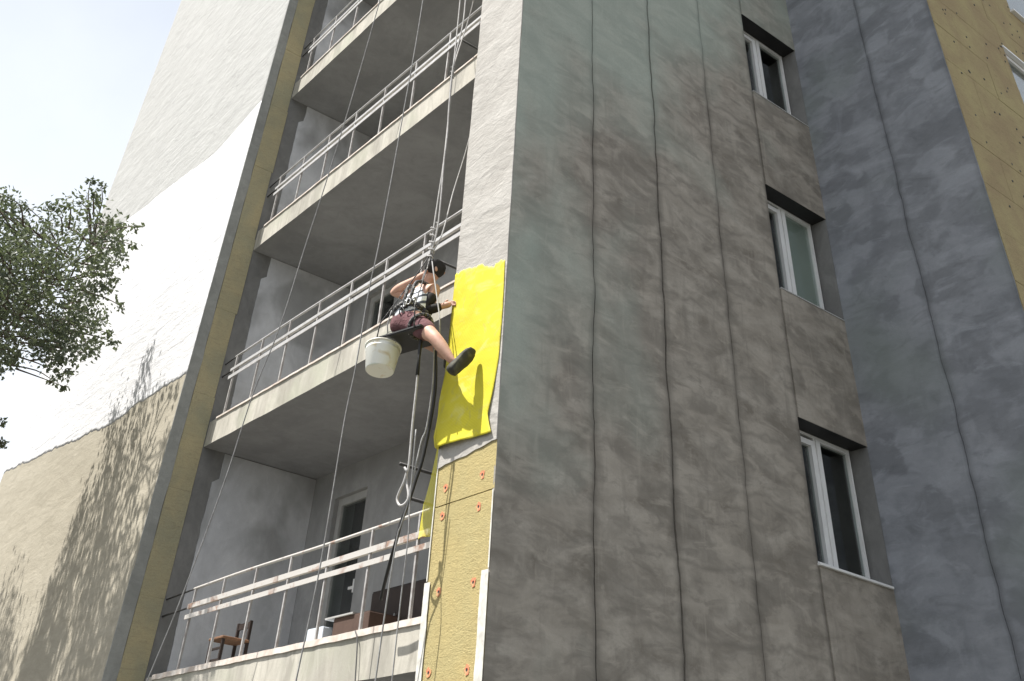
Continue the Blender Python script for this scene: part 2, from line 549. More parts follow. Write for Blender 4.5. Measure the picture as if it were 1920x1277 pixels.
def add_tube(bm, pts, r, seg=8, caps=True):
    pts = [Vector(q) for q in pts]
    rr = r if isinstance(r, (list, tuple)) else [r] * len(pts)
    rings = []
    for (q, u, v), rad in zip(frames(pts), rr):
        rings.append([bm.verts.new(q + (u * math.cos(2 * math.pi * k / seg) + v * math.sin(2 * math.pi * k / seg)) * rad) for k in range(seg)])
    for a, b in zip(rings, rings[1:]):
        for k in range(seg):
            bm.faces.new((a[k], a[(k + 1) % seg], b[(k + 1) % seg], b[k]))
    if caps:
        bm.faces.new(rings[0][::-1])
        bm.faces.new(rings[-1])


def tube(name, pts, r, material, parent=None, seg=8):
    bm = bmesh.new()
    add_tube(bm, pts, r, seg)
    return obj(name, to_mesh(bm, name), material, parent, True)


def spline(pts, n=6):
    """Catmull-Rom through pts"""
    P = [Vector(q) for q in pts]
    P = [P[0] * 2 - P[1]] + P + [P[-1] * 2 - P[-2]]
    out = []
    for i in range(1, len(P) - 2):
        a, b, c, d = P[i - 1:i + 3]
        for k in range(n):
            t = k / n
            out.append(0.5 * ((2 * b) + (c - a) * t + (2 * a - 5 * b + 4 * c - d) * t * t + (3 * b - a - 3 * c + d) * t ** 3))
    out.append(P[-2])
    return out


def wob(t, seed, amp, f=1.0):
    return amp * (noise.noise((t * f, seed * 7.31, 0.0)) + 0.5 * noise.noise((t * f * 3.1, seed * 3.7, 4.0)) + 0.3 * noise.noise((t * f * 9.3, seed * 5.3, 8.0)))


def sheet(name, axis, u_edges, v0, v1, depth0, depth1, material, parent, du=0.12, seed=1, relief=0.0, dip=0.0):
    """a coat or strip of coating: a thin slab lying on a wall.
    axis 'x': the wall is x = const, u runs along y;  axis 'y': the wall is y = const, u runs along x; v is z.
    u_edges = (left(z), right(z)) functions; v0, v1 = functions of u for the bottom and top edge;
    depth0 = outer face, depth1 = inner face."""
    ss = (0, 0.012, 0.03, 0.07, 0.15, 0.25, 0.35, 0.5, 0.65, 0.75, 0.85, 0.93, 0.97, 0.988, 1.0)
    nu = len(ss) - 1
    nv = max(2, int((v1(0) - v0(0)) / du))
    bm = bmesh.new()
    lay = bm.verts.layers.float.new('seam')
    grid = []
    ul, ur = u_edges
    for j in range(nv + 1):
        row = []
        for i in range(nu + 1):
            s = ss[i]
            zc = (v0(0) + (v1(0) - v0(0)) * j / nv)
            u = ul(zc) + (ur(zc) - ul(zc)) * s
            b, t = v0(u), v1(u)
            z = b + (t - b) * j / nv
            d = depth0 + (relief * noise.noise((u * 1.4, z * 1.9, seed * 5.0)) + relief * 0.5 * noise.noise((u * 4, z * 5, seed * 3.0)) if relief else 0.0)
            if dip:
                ed = min(u - ul(zc), ur(zc) - u)
                if seed == 40:
                    ed = ur(zc) - u
                d += (-1 if axis == 'x' else 1) * dip * math.exp(-(ed / 0.03) ** 2)
            co_ = (d, u, z) if axis == 'x' else (u, d, z)
            vv = bm.verts.new(co_)
            if dip:
                vv[lay] = math.exp(-(ed / 0.035) ** 2)
            row.append(vv)
        grid.append(row)
    for j in range(nv):
        for i in range(nu):
            q = (grid[j][i], grid[j][i + 1], grid[j + 1][i + 1], grid[j + 1][i])
            bm.faces.new(q)
    # rim back to the inner face
    loop = grid[0][:] + [grid[j][nu] for j in range(1, nv + 1)] + grid[nv][::-1][1:] + [grid[j][0] for j in range(nv - 1, 0, -1)]
    back = []
    for vtx in loop:
        c_ = vtx.co.copy()
        if axis == 'x':
            c_.x = depth1
        else:
            c_.y = depth1
        back.append(bm.verts.new(c_))
    k = len(loop)
    for i in range(k):
        bm.faces.new((loop[i], back[i], back[(i + 1) % k], loop[(i + 1) % k]))
    bmesh.ops.recalc_face_normals(bm, faces=bm.faces[:])
    return obj(name, to_mesh(bm, name), material, parent)


def copy_tree(o, dz, parent):
    """copy of a part with its own parts, moved up by dz"""
    c = o.copy()
    COL.objects.link(c)
    c.parent = parent
    c.matrix_parent_inverse = o.matrix_parent_inverse.copy()
    c.location = o.location + Vector((0, 0, dz))
    for ch in [k for k in o.children]:
        d = ch.copy()
        COL.objects.link(d)
        d.parent = c
        d.matrix_parent_inverse = ch.matrix_parent_inverse.copy()
    return c

# ---------------------------------------------------------------- the setting
def ground_sheet(name, half, z, mat, cx=0, cy=0, hx=None):
    me = bpy.data.meshes.new(name)
    hx = hx or half
    me.from_pydata([(cx - hx, cy - half, z), (cx + hx, cy - half, z), (cx + hx, cy + half, z), (cx - hx, cy + half, z)], [], [(0, 1, 2, 3)])
    return tag(obj(name, me, mat), kind='structure')


ground_sheet('ground', 600, 0.0, 'ground')
ground_sheet('footpath', 1.0, 0.006, 'asphalt', -4, -3.2, 60)

XL, XF, YW, YS, YB, XP, YI, XC = -6.215, -14.626, -0.307, 0.163, 1.79, -0.744, 4.92, 1.968
ZB, TH, H, TOP = 5.581, 0.312, 2.8, 26.0
ZT, WH, YWL = 5.384, 1.37, 3.785                  # window head on the lowest visible storey, height, left jamb
FLOOR = [3.093 + H * k for k in range(-1, 8)]     # tops of the balcony slabs

building = tag(empty('apartment_building', (-4, 4, 0)),
               'tall grey apartment block being insulated, with recessed balconies and a stepped side wall', 'building')
K = lambda v: (lambda *_: v)

# front wall block left of the balconies
front = box('front_wall', (XF + 0.004, XL - 0.01, YW + 0.012, 9, 0, TOP), 'dark_conc', building)


def lerp_edge(pts, seed, amp, fr=2.0):
    def f(x):
        for (a, za), (b, zb_) in zip(pts, pts[1:]):
            if x <= b:
                t = min(1, max(0, (x - a) / (b - a)))
                return za + (zb_ - za) * t + wob(x, seed, amp, fr) + wob(x, seed + 5, amp * 0.35, fr * 6)
        return pts[-1][1] + wob(x, seed, amp, fr)
    return f


def wide_sheet(name, bot, top, y0, y1, mat, seed, relief, nu=180, nv=60):
    bm = bmesh.new()
    g = []
    for j in range(nv + 1):
        row = []
        for i in range(nu + 1):
            x = XF + (XL - XF) * i / nu
            b, t = bot(x), top(x)
            z = b + (t - b) * j / nv
            y = y0 + relief * (noise.noise((x * 0.9, z * 1.6, seed * 5.0)) + 0.5 * noise.noise((x * 2.6 + z, z * 4.5, seed * 9.0)))
            row.append(bm.verts.new((x, y, z)))
        g.append(row)
    for j in range(nv):
        for i in range(nu):
            bm.faces.new((g[j][i], g[j][i + 1], g[j + 1][i + 1], g[j + 1][i]))
    loop = g[0][:] + [g[j][nu] for j in range(1, nv + 1)] + g[nv][::-1][1:] + [g[j][0] for j in range(nv - 1, 0, -1)]
    back = [bm.verts.new((v.co.x, y1, v.co.z)) for v in loop]
    for i in range(len(loop)):
        j = (i + 1) % len(loop)
        bm.faces.new((loop[i], back[i], back[j], loop[j]))
    bmesh.ops.recalc_face_normals(bm, faces=bm.faces[:])
    return obj(name, to_mesh(bm, name), mat, front, True)


low_edge = lerp_edge([(-15, 6.98), (-11.85, 6.67), (-9.0, 6.40), (-7.5, 6.43), (-6.2, 6.40)], 1, 0.045, 2.2)
up_edge = lerp_edge([(-15, 11.6), (-13.1, 11.42), (-10.3, 11.05), (-7.85, 10.68), (-6.2, 10.87)], 2, 0.03, 1.2)
tag(wide_sheet('base_coat', K(0.0), lambda x: low_edge(x) + 0.25, YW + 0.003, YW + 0.012, 'base_low', 3, 0.0025), 'beige cement coat over the lower storeys')
tag(wide_sheet('base_coat', lambda x: up_edge(x) - 0.25, K(TOP), YW + 0.003, YW + 0.012, 'base_up', 3, 0.0025, 120, 140), 'pale grey cement coat over the upper storeys')
tag(wide_sheet('primer_coat', low_edge, up_edge, YW + 0.0015, YW + 0.008, 'primer', 3, 0.0025, 320, 90), 'bright white primer band between the cement coats')

# return of that wall beside the balconies: coated edge, bare wool boards, dark concrete, plaster
sheet('return_coat', 'x', (lambda z: YW + 0.002, lambda z: -0.155 + wob(z, 3, 0.02, 2.2)), K(0), K(TOP), XL + 0.001, XL - 0.012, 'return', front, 0.15, 6, 0.002)
z = 0.35
i = 0
while z < 14:
    hgt = 1.17
    bm = bmesh.new()
    add_box(bm, XL - 0.012, XL + random.uniform(-0.003, 0.004), -0.15, 0.15 + random.uniform(-0.012, 0.012), z, z + hgt)
    bmesh.ops.bevel(bm, geom=bm.edges[:], offset=0.0015, segments=1, affect='EDGES')
    obj('wool_board', to_mesh(bm, 'wool_board'), 'wool_grey', front)
    z += hgt + 0.0012
    i += 1

# balcony back wall with door openings, party wall and pillar core
DX0, DX1, DH = -5.62, -4.86, 2.13
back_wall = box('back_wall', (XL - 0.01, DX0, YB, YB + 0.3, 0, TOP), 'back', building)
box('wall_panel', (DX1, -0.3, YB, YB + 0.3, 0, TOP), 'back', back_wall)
for f in FLOOR:
    box('wall_panel', (DX0, DX1, YB, YB + 0.3, f + DH, f + H), 'back', back_wall)
pillar = box('pillar', (XP + 0.006, -0.3, 0.125, YB, 0, TOP), 'dark_conc', building)

# balconies: slab, edge strip, rails and posts
def balcony(k, z0):
    bm = bmesh.new()
    # the fascia is a little uneven along its length
    nx = 44
    rows = []
    for i in range(nx + 1):
        x = XL - 0.005 + (XP + 0.012 - XL) * i / nx
        d = 0.004 * noise.noise((x * 1.7, k * 3.0, 0))
        e = 0.006 * noise.noise((x * 2.3, k * 5.0, 2))
        rows.append([bm.verts.new(c) for c in ((x, YS + d, z0 - TH - (0.03 if k == 1 else 0) + e), (x, YS + d * 0.6, z0 + e * 0.3), (x, YB + 0.01, z0), (x, YB + 0.01, z0 - TH - (0.03 if k == 1 else 0)))])
    for a, b in zip(rows, rows[1:]):
        for q in range(4):
            f = bm.faces.new((a[q], b[q], b[(q + 1) % 4], a[(q + 1) % 4]))
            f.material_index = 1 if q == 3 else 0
    bm.faces.new(rows[0])
    bm.faces.new(rows[-1][::-1])
    bmesh.ops.recalc_face_normals(bm, faces=bm.faces[:])
    me = to_mesh(bm, 'balcony')
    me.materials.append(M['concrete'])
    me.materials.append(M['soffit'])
    b = obj('balcony', me, None, building)
    rust = (k == 1)
    first = -5.43 if rust else -5.865
    # edge strip
    bm = bmesh.new()
    hs = 0.048 if rust else 0.022
    prev = None
    x = -6.02
    while x < XP - 0.02:
        j0, j1 = random.uniform(-0.002, 0.002), random.uniform(-0.003, 0.003)
        ring = [bm.verts.new(c) for c in ((x, YS - 0.016 + j0, z0 - hs + 0.012 + j1), (x, YS - 0.016 + j0, z0 + 0.012 + j1 * 0.5), (x, YS + 0.05, z0 + 0.014), (x, YS + 0.05, z0 - hs + 0.012))]
        if prev:
            for q in range(4):
                bm.faces.new((prev[q], ring[q], ring[(q + 1) % 4], prev[(q + 1) % 4]))
        else:
            bm.faces.new(ring)
        prev = ring
        x += 0.09
    bm.faces.new(prev[::-1])
    bmesh.ops.recalc_face_normals(bm, faces=bm.faces[:])
    obj('edge_strip', to_mesh(bm, 'edge_strip'), 'strip', b)
    yr = YS + 0.012
    rm = 'rail_rust' if rust else 'rail'
    sag = [wob(x_, k, 0.008, 0.6) for x_ in range(8)]
    px = [first + 0.707 * j for j in range(8) if first + 0.707 * j < XP - 0.02]
    # three long members, each a slightly sagging bar
    def bar(name, dz, hh, dd, y, x0=None, mat=rm):
        bm = bmesh.new()
        xs = [(x0 or first - 0.10) + ((XP - 0.004) - (x0 or first - 0.10)) * q / 14 for q in range(15)]
        rings = []
        for x in xs:
            w = 0.006 * noise.noise((x * 0.7, k * 4.0, dz * 5))
            zc = z0 + dz + w
            rings.append([bm.verts.new(c) for c in ((x, y - dd, zc - hh), (x, y + dd, zc - hh), (x, y + dd, zc + hh), (x, y - dd, zc + hh))])
        for a, c in zip(rings, rings[1:]):
            for q in range(4):
                bm.faces.new((a[q], a[(q + 1) % 4], c[(q + 1) % 4], c[q]))
        bm.faces.new(rings[0][::-1])
        bm.faces.new(rings[-1])
        bmesh.ops.recalc_face_normals(bm, faces=bm.faces[:])
        return obj(name, to_mesh(bm, name), mat, b)
    bar('lower_rail', 0.512, 0.022, 0.004, yr - 0.018)
    bar('middle_rail', 0.615, 0.024 if rust else 0.018, 0.016, yr)
    tube('top_rail', spline([(first - 0.05, yr, z0 + 0.785), (-4.2, yr, z0 + 0.792 + wob(k, 1, .01)), (-2.6, yr, z0 + 0.785), (XP - 0.004, yr, z0 + 0.79)], 5), 0.0145, rm, b)
    tube('wall_stub', [(XL - 0.004, yr, z0 + 0.60), (first - 0.08, yr, z0 + 0.606)], 0.010, 'dark_steel', b, 6)
    tube('wall_stub', [(XL - 0.004, yr, z0 + 0.77), (first - 0.04, yr, z0 + 0.784)], 0.009, 'dark_steel', b, 6)
    for x in px:
        w = 0.011
        bm = bmesh.new()
        lean = random.uniform(-0.008, 0.008)
        vs = add_box(bm, x - w, x + w, yr - w, yr + w, z0 - 0.01, z0 + 0.785)
        for v_ in vs[4:]:
            v_.co.x += lean
        obj('post', to_mesh(bm, 'post'), 'post', b)
    return b


balconies = [balcony(k, f) for k, f in enumerate(FLOOR)]

# plaster on the inner side wall of each balcony, stopping short of the outer edge
for k, f in enumerate(FLOOR[:7]):
    top = f + H - TH - 0.01

    def left(z, f=f, k=k, top=top):
        base = 0.46 if z > top - 0.36 else 0.38
        return base + wob(z, k + 10, 0.014, 2.0)
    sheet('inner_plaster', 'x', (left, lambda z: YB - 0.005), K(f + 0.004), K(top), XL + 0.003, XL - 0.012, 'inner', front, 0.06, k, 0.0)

# balcony doors
for k, f in enumerate(FLOOR[:6]):
    y0 = YB + 0.06
    bm = bmesh.new()
    add_box(bm, DX0, DX0 + 0.09, y0, y0 + 0.07, f, f + DH)
    add_box(bm, DX1 - 0.09, DX1, y0, y0 + 0.07, f, f + DH)
    add_box(bm, DX0 + 0.09, DX1 - 0.09, y0 + 0.002, y0 + 0.068, f + DH - 0.09, f + DH)
    add_box(bm, DX0 + 0.09, DX1 - 0.09, y0 + 0.002, y0 + 0.068, f, f + 0.12)
    d = obj('door', to_mesh(bm, 'door'), 'grey_pvc', building)
    box('glass_pane', (DX0 + 0.09, DX1 - 0.09, y0 + 0.030, y0 + 0.036, f + 0.12, f + DH - 0.09), 'glass', d)
    bm = bmesh.new()
    add_box(bm, DX1 - 0.20, DX1 - 0.09, y0 - 0.02, y0 - 0.004, f + 1.02, f + 1.05)
    add_box(bm, DX1 - 0.10, DX1 - 0.07, y0 - 0.022, y0 - 0.001, f + 0.98, f + 1.12)
    obj('door_handle', to_mesh(bm, 'door_handle'), 'white_pvc', d)
    bm = bmesh.new()
    add_box(bm, DX0 - 0.1, DX1 + 0.1, YB + 0.31, YB + 1.6, f - 0.02, f + DH + 0.1)
    bm.faces.ensure_lookup_table()
    bmesh.ops.delete(bm, geom=[bm.faces[2]], context='FACES')
    obj('room_interior', to_mesh(bm, 'room_interior'), 'room', d)

# dark bars running from the back wall towards the railing
for (x, z_, r) in ((-1.80, 4.44, 0.016), (-1.62, 4.115, 0.016), (-1.56, 6.40, 0.013), (-1.56, 9.40, 0.012)):
    tube('clothes_line_arm', [(x, 0.30, z_), (x, YB + 0.02, z_)], r, 'dark_steel', back_wall, 6)

# ------------------------------------------------------------------ pillar skin
zz = [0.16, 1.372, 2.584, 3.796, 5.008, 6.22, 7.432, 8.644, 9.856, 11.07]
for a, b in zip(zz, zz[1:]):
    bm = bmesh.new()
    nxx, nzz = 8, 14
    x0, x1 = XP + random.uniform(-0.004, 0.004), -0.004
    g = [[bm.verts.new((x0 + (x1 - x0) * i / nxx, 0.004 + 0.003 * noise.noise((i * 0.8, a + j * 0.4, 3)), a + 0.004 + (b - a - 0.008) * j / nzz)) for i in range(nxx + 1)] for j in range(nzz + 1)]
    for j in range(nzz):
        for i in range(nxx):
            bm.faces.new((g[j][i], g[j][i + 1], g[j + 1][i + 1], g[j + 1][i]))
    loop = g[0][:] + [g[j][nxx] for j in range(1, nzz + 1)] + g[nzz][::-1][1:] + [g[j][0] for j in range(nzz - 1, 0, -1)]
    bk = [bm.verts.new((v_.co.x, 0.124, v_.co.z)) for v_ in loop]
    for i in range(len(loop)):
        j = (i + 1) % len(loop)
        bm.faces.new((loop[i], bk[i], bk[j], loop[j]))
    bmesh.ops.recalc_face_normals(bm, faces=bm.faces[:])
    obj('wool_board', to_mesh(bm, 'wool_board'), 'wool', pillar)
sheet('pillar_coat', 'y', (lambda z: XP - 0.004 + wob(z, 21, 0.006, 3), lambda z: -0.003 + wob(z, 22, 0.003, 3)), lambda x: 4.09 + 0.055 * (x + 0.74) / 0.74 + wob(x, 9, 0.012, 7), K(TOP), -0.006, 0.0035, 'pillar', pillar, 0.1, 31, 0.004)
# dowels: red plastic washers with smudged edges
def dowel_mesh(seed, r0, dark):
    rnd = random.Random(seed)
    bm = bmesh.new()
    c0 = bm.verts.new((0, 0.004, 0))
    n_ = 14
    inner = [bm.verts.new((math.cos(a) * r0 * 0.36, 0.001, math.sin(a) * r0 * 0.36)) for a in (2 * math.pi * q / n_ for q in range(n_))]
    outer = []
    for q in range(n_):
        rr = r0 * rnd.uniform(0.72, 1.15)
        a = 2 * math.pi * q / n_
        outer.append(bm.verts.new((math.cos(a) * rr, 0.0005, math.sin(a) * rr * 1.1)))
    rim = [bm.verts.new((v_.co.x * 1.02, 0.008, v_.co.z * 1.02)) for v_ in outer]
    for q in range(n_):
        w = (q + 1) % n_
        f = bm.faces.new((c0, inner[q], inner[w]))
        f.material_index = 1
        bm.faces.new((inner[q], outer[q], outer[w], inner[w]))
        bm.faces.new((outer[q], rim[q], rim[w], outer[w]))
    bmesh.ops.recalc_face_normals(bm, faces=bm.faces[:])
    me = to_mesh(bm, 'dowel')
    me.materials.append(M[dark])
    me.materials.append(M['black'])
    return me


dm = [dowel_mesh(s, 0.030, 'red') for s in range(4)]
for q, (x, z_) in enumerate([(-0.618, 3.921), (-0.157, 3.923), (-0.627, 3.716), (-0.176, 3.701), (-0.587, 3.192), (-0.178, 3.200), (-0.622, 2.691), (-0.182, 2.675), (-0.6, 2.45), (-0.17, 2.44)]):
    o = obj('dowel', dm[q % 4], None, pillar)
    o.location = (x, -0.0005, z_)
# corner beads with punched flanges
def bead(x0, x1, z0, z1, y, holes=True):
    bm = bmesh.new()
    nz = 40
    prev = None
    for j in range(nz + 1):
        z_ = z0 + (z1 - z0) * j / nz
        e = (1 - 0.35 * (j / nz)) if holes else 1.0
        xa = x1 + (x0 - x1) * e + random.uniform(-0.003, 0.003) * holes
        ring = [bm.verts.new(c) for c in ((xa, y, z_), (x1, y, z_), (x1, y + 0.003, z_), (xa, y + 0.003, z_))]
        if prev:
            for q in range(4):
                bm.faces.new((prev[q], prev[(q + 1) % 4], ring[(q + 1) % 4], ring[q]))
        else:
            bm.faces.new(ring[::-1])
        prev = ring
    bm.faces.new(prev)
    bmesh.ops.recalc_face_normals(bm, faces=bm.faces[:])
    return obj('corner_bead', to_mesh(bm, 'corner_bead'), 'bead', pillar)


bead(-0.125, -0.002, 0.2, 3.26, -0.007)
bead(-0.66, -0.765, 0.2, 3.27, -0.007)
bead(-0.748, -0.736, 3.28, 4.2, -0.005, False)
bead(-0.016, -0.003, 3.27, 3.79, -0.004, False)

# ------------------------------------------------------------------ side wall
side = box('side_wall', (-0.3, -0.022, 0.128, YWL, 0, TOP), 'backing', building)
edges = [0.004, 0.995, 1.905, 2.855, YWL - 0.006]
for q in range(4):
    a, b = edges[q], edges[q + 1]
    lf = (lambda z: a) if q == 0 else (lambda z, a=a, q=q: a + 0.009 + wob(z, q, 0.024, 1.5))
    rt = (lambda z, b=b: b) if q == 3 else (lambda z, b=b, q=q: b - 0.004 + wob(z, q + 1, 0.024, 1.5))
    if q == 0:
        lf = lambda z: 0.004 + wob(z, 55, 0.003, 4)
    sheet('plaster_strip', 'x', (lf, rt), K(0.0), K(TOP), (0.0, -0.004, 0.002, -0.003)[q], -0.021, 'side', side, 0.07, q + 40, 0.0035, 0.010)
WIN = [ZT + H * k for k in range(-1, 6)]
prev = 0.0
for zt in WIN + [None]:
    t = TOP if zt is None else zt - WH
    box('wall_panel', (-0.3, -0.022, YWL + 0.002, YI + 0.02, prev, t), 'dark_conc', side)
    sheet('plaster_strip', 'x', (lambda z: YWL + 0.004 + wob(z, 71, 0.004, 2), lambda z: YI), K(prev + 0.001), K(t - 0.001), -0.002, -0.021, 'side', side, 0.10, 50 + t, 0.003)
    if zt is not None:
        box('head_shade', (-0.2, -0.004, YWL + 0.004, YI - 0.002, zt - 0.004, zt + 0.003), 'black', side)  # black slab under the window head stands in for deep shade
        box('jamb_shade', (-0.262, -0.003, YI - 0.012, YI - 0.007, zt - WH + 0.016, zt - 0.005), 'dark_conc', side)  # dark slab puts the shade of the right reveal into colour
    prev = zt
for wi, zt in enumerate(WIN[:6]):
    z0, z1 = zt - WH, zt
    x0, x1 = -0.27, -0.205
    ya, yb_ = YWL + 0.02, 4.875
    bm = bmesh.new()
    add_box(bm, x0, x1, ya, ya + 0.06, z0, z1 - 0.004)
    add_box(bm, x0, x1, yb_ - 0.02, yb_, z0, z1 - 0.004)
    add_box(bm, x0 + 0.002, x1 - 0.002, ya + 0.06, yb_ - 0.02, z1 - 0.035, z1 - 0.006)
    add_box(bm, x0 + 0.002, x1 - 0.002, ya + 0.06, yb_ - 0.02, z0, z0 + 0.03)
    add_box(bm, x0 + 0.004, x1 - 0.006, 4.265, 4.295, z0 + 0.03, z1 - 0.035)
    w = obj('window', to_mesh(bm, 'window'), 'white_pvc', building)
    # right sash
    bm = bmesh.new()
    add_box(bm, x0 + 0.01, x1 + 0.008, 4.297, 4.362, z0 + 0.032, z1 - 0.037)
    add_box(bm, x0 + 0.01, x1 + 0.006, yb_ - 0.036, yb_ - 0.022, z0 + 0.032, z1 - 0.037)
    add_box(bm, x0 + 0.012, x1 + 0.004, 4.362, yb_ - 0.036, z1 - 0.055, z1 - 0.038)
    add_box(bm, x0 + 0.012, x1 + 0.004, 4.362, yb_ - 0.036, z0 + 0.032, z0 + 0.06)
    obj('sash', to_mesh(bm, 'sash'), 'white_pvc', w)
    box('glass_pane', (x0 + 0.03, x0 + 0.036, 4.362, yb_ - 0.036, z0 + 0.06, z1 - 0.055), 'glass', w)
    # left sash, a hand's width ajar on the upper two storeys in view
    bm = bmesh.new()
    yl0, yl1 = ya + 0.064, 4.262
    add_box(bm, -0.05, 0.012, yl0 - yl1, yl0 - yl1 + 0.06, z0 + 0.058, z1 - 0.073)
    add_box(bm, -0.05, 0.012, -0.062, 0.0, z0 + 0.058, z1 - 0.073)
    add_box(bm, -0.048, 0.010, yl0 - yl1 + 0.06, -0.062, z1 - 0.13, z1 - 0.074)
    add_box(bm, -0.048, 0.010, yl0 - yl1 + 0.06, -0.062, z0 + 0.059, z0 + 0.115)
    ls = obj('sash', to_mesh(bm, 'sash'), 'white_pvc', w)
    ls.location = (x1, yl1, 0)
    box('glass_pane', (x0 + 0.03, x0 + 0.036, yl0 + 0.06, yl1 - 0.062, z0 + 0.115, z1 - 0.13), 'glass', w)
    if wi == 1:
        box('window_sill', (-0.203, 0.028, YWL - 0.02, YI - 0.03, z0 - 0.004, z0 + 0.02), 'white_pvc', w, 0.004)
    else:
        box('window_sill', (-0.203, 0.006, YWL + 0.006, YI - 0.012, z0 + 0.001, z0 + 0.014), 'grey_pvc', w)
    if wi == 2:
        box('blind', (x0 + 0.006, x0 + 0.014, 4.364, yb_ - 0.037, z0 + 0.19, z1 - 0.056), 'blind', w)
    bm = bmesh.new()
    add_box(bm, -1.6, -0.302, YWL - 0.3, YI + 0.06, z0 - 0.3, z1 + 0.2)
    bm.faces.ensure_lookup_table()
    bmesh.ops.delete(bm, geom=[bm.faces[3]], context='FACES')
    obj('room_interior', to_mesh(bm, 'room_interior'), 'room', w)

# ------------------------------------------------------------------ step wall
step = box('step_wall', (-0.6, XC - 0.115, YI + 0.022, YI + 0.4, 0, TOP), 'backing', building)
sheet('plaster_strip', 'y', (lambda z: -0.262, lambda z: 1.018 + wob(z, 81, 0.03, 1.0)), K(0), K(TOP), YI, YI + 0.021, 'step', step, 0.10, 81, 0.003, 0.009)
sheet('plaster_strip', 'y', (lambda z: 1.026 + wob(z, 81, 0.03, 1.0), lambda z: XC - 0.006 + wob(z, 83, 0.008, 3)), K(0), K(TOP), YI - 0.004, YI + 0.021, 'step', step, 0.10, 82, 0.003, 0.006)

# ------------------------------------------------------------------ rear side wall with bare wool boards
rear = box('insulated_wall', (1.2, XC - 0.112, YI + 0.402, 14, 0, TOP), 'dark_conc', building)
openings = [(6.92, 8.3, 9.55, 10.96), (7.76, 9.2, 12.2, 13.7), (6.92, 8.3, 6.75, 8.16)]
z = 0.0
r = 0
while z < 15.0:
    y = YI + 0.024 - (0.6 if r % 2 else 0.0)
    while y < 10.2:
        a, b = max(y, YI + 0.024), y + 1.195
        if b - a > 0.1:
            pieces = [(a, b, z, z + 0.597)]
            for (oa, ob, oz0, oz1) in openings:
                nxt = []
                for (pa, pb, p0, p1) in pieces:
                    if pb <= oa or pa >= ob or p1 <= oz0 or p0 >= oz1:
                        nxt.append((pa, pb, p0, p1))
                        continue
                    if pa < oa:
                        nxt.append((pa, oa, p0, p1))
                    if pb > ob:
                        nxt.append((ob, pb, p0, p1))
                    ca, cb = max(pa, oa), min(pb, ob)
                    if p0 < oz0:
                        nxt.append((ca, cb, p0, oz0))
                    if p1 > oz1:
                        nxt.append((ca, cb, oz1, p1))
                pieces = nxt
            for (pa, pb, p0, p1) in pieces:
                j = random.uniform(-0.002, 0.002)
                bm = bmesh.new()
                add_box(bm, XC - 0.11, XC + j, pa, pb - 0.0015, p0, p1 - 0.0015)
                bmesh.ops.bevel(bm, geom=bm.edges[:], offset=0.0015, segments=1, affect='EDGES')
                obj('wool_board', to_mesh(bm, 'wool_board'), 'wool_far', rear)
        y += 1.2
    z += 0.6
    r += 1
dk = [dowel_mesh(s + 20, 0.014, 'dark_steel') for s in range(3)]
for q in range(120):
    y, z_ = random.uniform(5.1, 8.0), random.uniform(6.5, 13)
    if any(oa - 0.05 < y < ob and o0 - 0.05 < z_ < o1 + 0.05 for oa, ob, o0, o1 in openings):
        continue
    o = obj('dowel', dk[q % 3], None, rear)
    o.location = (XC + 0.006, y, z_)
    o.rotation_euler = (0, 0, R(90))
for (oa, ob, o0, o1) in openings:
    bm = bmesh.new()
    add_box(bm, XC - 0.11, XC - 0.05, oa, oa + 0.07, o0, o1)
    add_box(bm, XC - 0.11, XC - 0.05, ob - 0.07, ob, o0, o1)
    add_box(bm, XC - 0.108, XC - 0.052, oa + 0.07, ob - 0.07, o1 - 0.07, o1)
    add_box(bm, XC - 0.108, XC - 0.052, oa + 0.07, ob - 0.07, o0, o0 + 0.07)
    w = obj('window', to_mesh(bm, 'window'), 'white_pvc', building)
    box('glass_pane', (XC - 0.09, XC - 0.084, oa + 0.07, ob - 0.07, o0 + 0.07, o1 - 0.07), 'glass', w)
    box('lintel_trim', (XC - 0.048, XC + 0.012, oa - 0.02, ob, o1 - 0.002, o1 + 0.03), 'white_pvc', w)
    box('window_sill', (XC - 0.048, XC + 0.06, oa - 0.03, ob, o0 - 0.03, o0 - 0.002), 'white_pvc', w)

box('roof', (XF - 0.2, XC + 0.2, YW - 0.2, 14.2, TOP + 0.002, TOP + 0.4), 'concrete', building)

# ================================================================== things
# ------------------------------------------------------------------ yellow reinforcing net on the pillar
def interp(pts, z):
    for (za, xa), (zb_, xb) in zip(pts, pts[1:]):
        if (za >= z >= zb_):
            t = (za - z) / (za - zb_) if za != zb_ else 0
            return xa + (xb - xa) * t
    return pts[0][1] if z > pts[0][0] else pts[-1][1]


net_left = [(5.81, -0.742), (5.50, -0.752), (5.17, -0.752), (4.88, -0.752), (4.53, -0.80), (4.376, -0.86), (4.29, -0.85), (4.24, -0.78)]
net_right = [(5.70, -0.03), (5.45, -0.016), (5.21, -0.016), (4.79, -0.026), (4.55, -0.067), (4.36, -0.112), (4.28, -0.085), (4.20, -0.045)]
net_top = [(-0.745, 5.795), (-0.595, 5.80), (-0.475, 5.765), (-0.357, 5.755), (-0.276, 5.70), (-0.161, 5.655), (-0.09, 5.68), (0.0, 5.66)]


def top_at(x):
    for (xa, za), (xb, zb_) in zip(net_top, net_top[1:]):
        if xa <= x <= xb:
            return za + (zb_ - za) * (x - xa) / (xb - xa)
    return 5.7


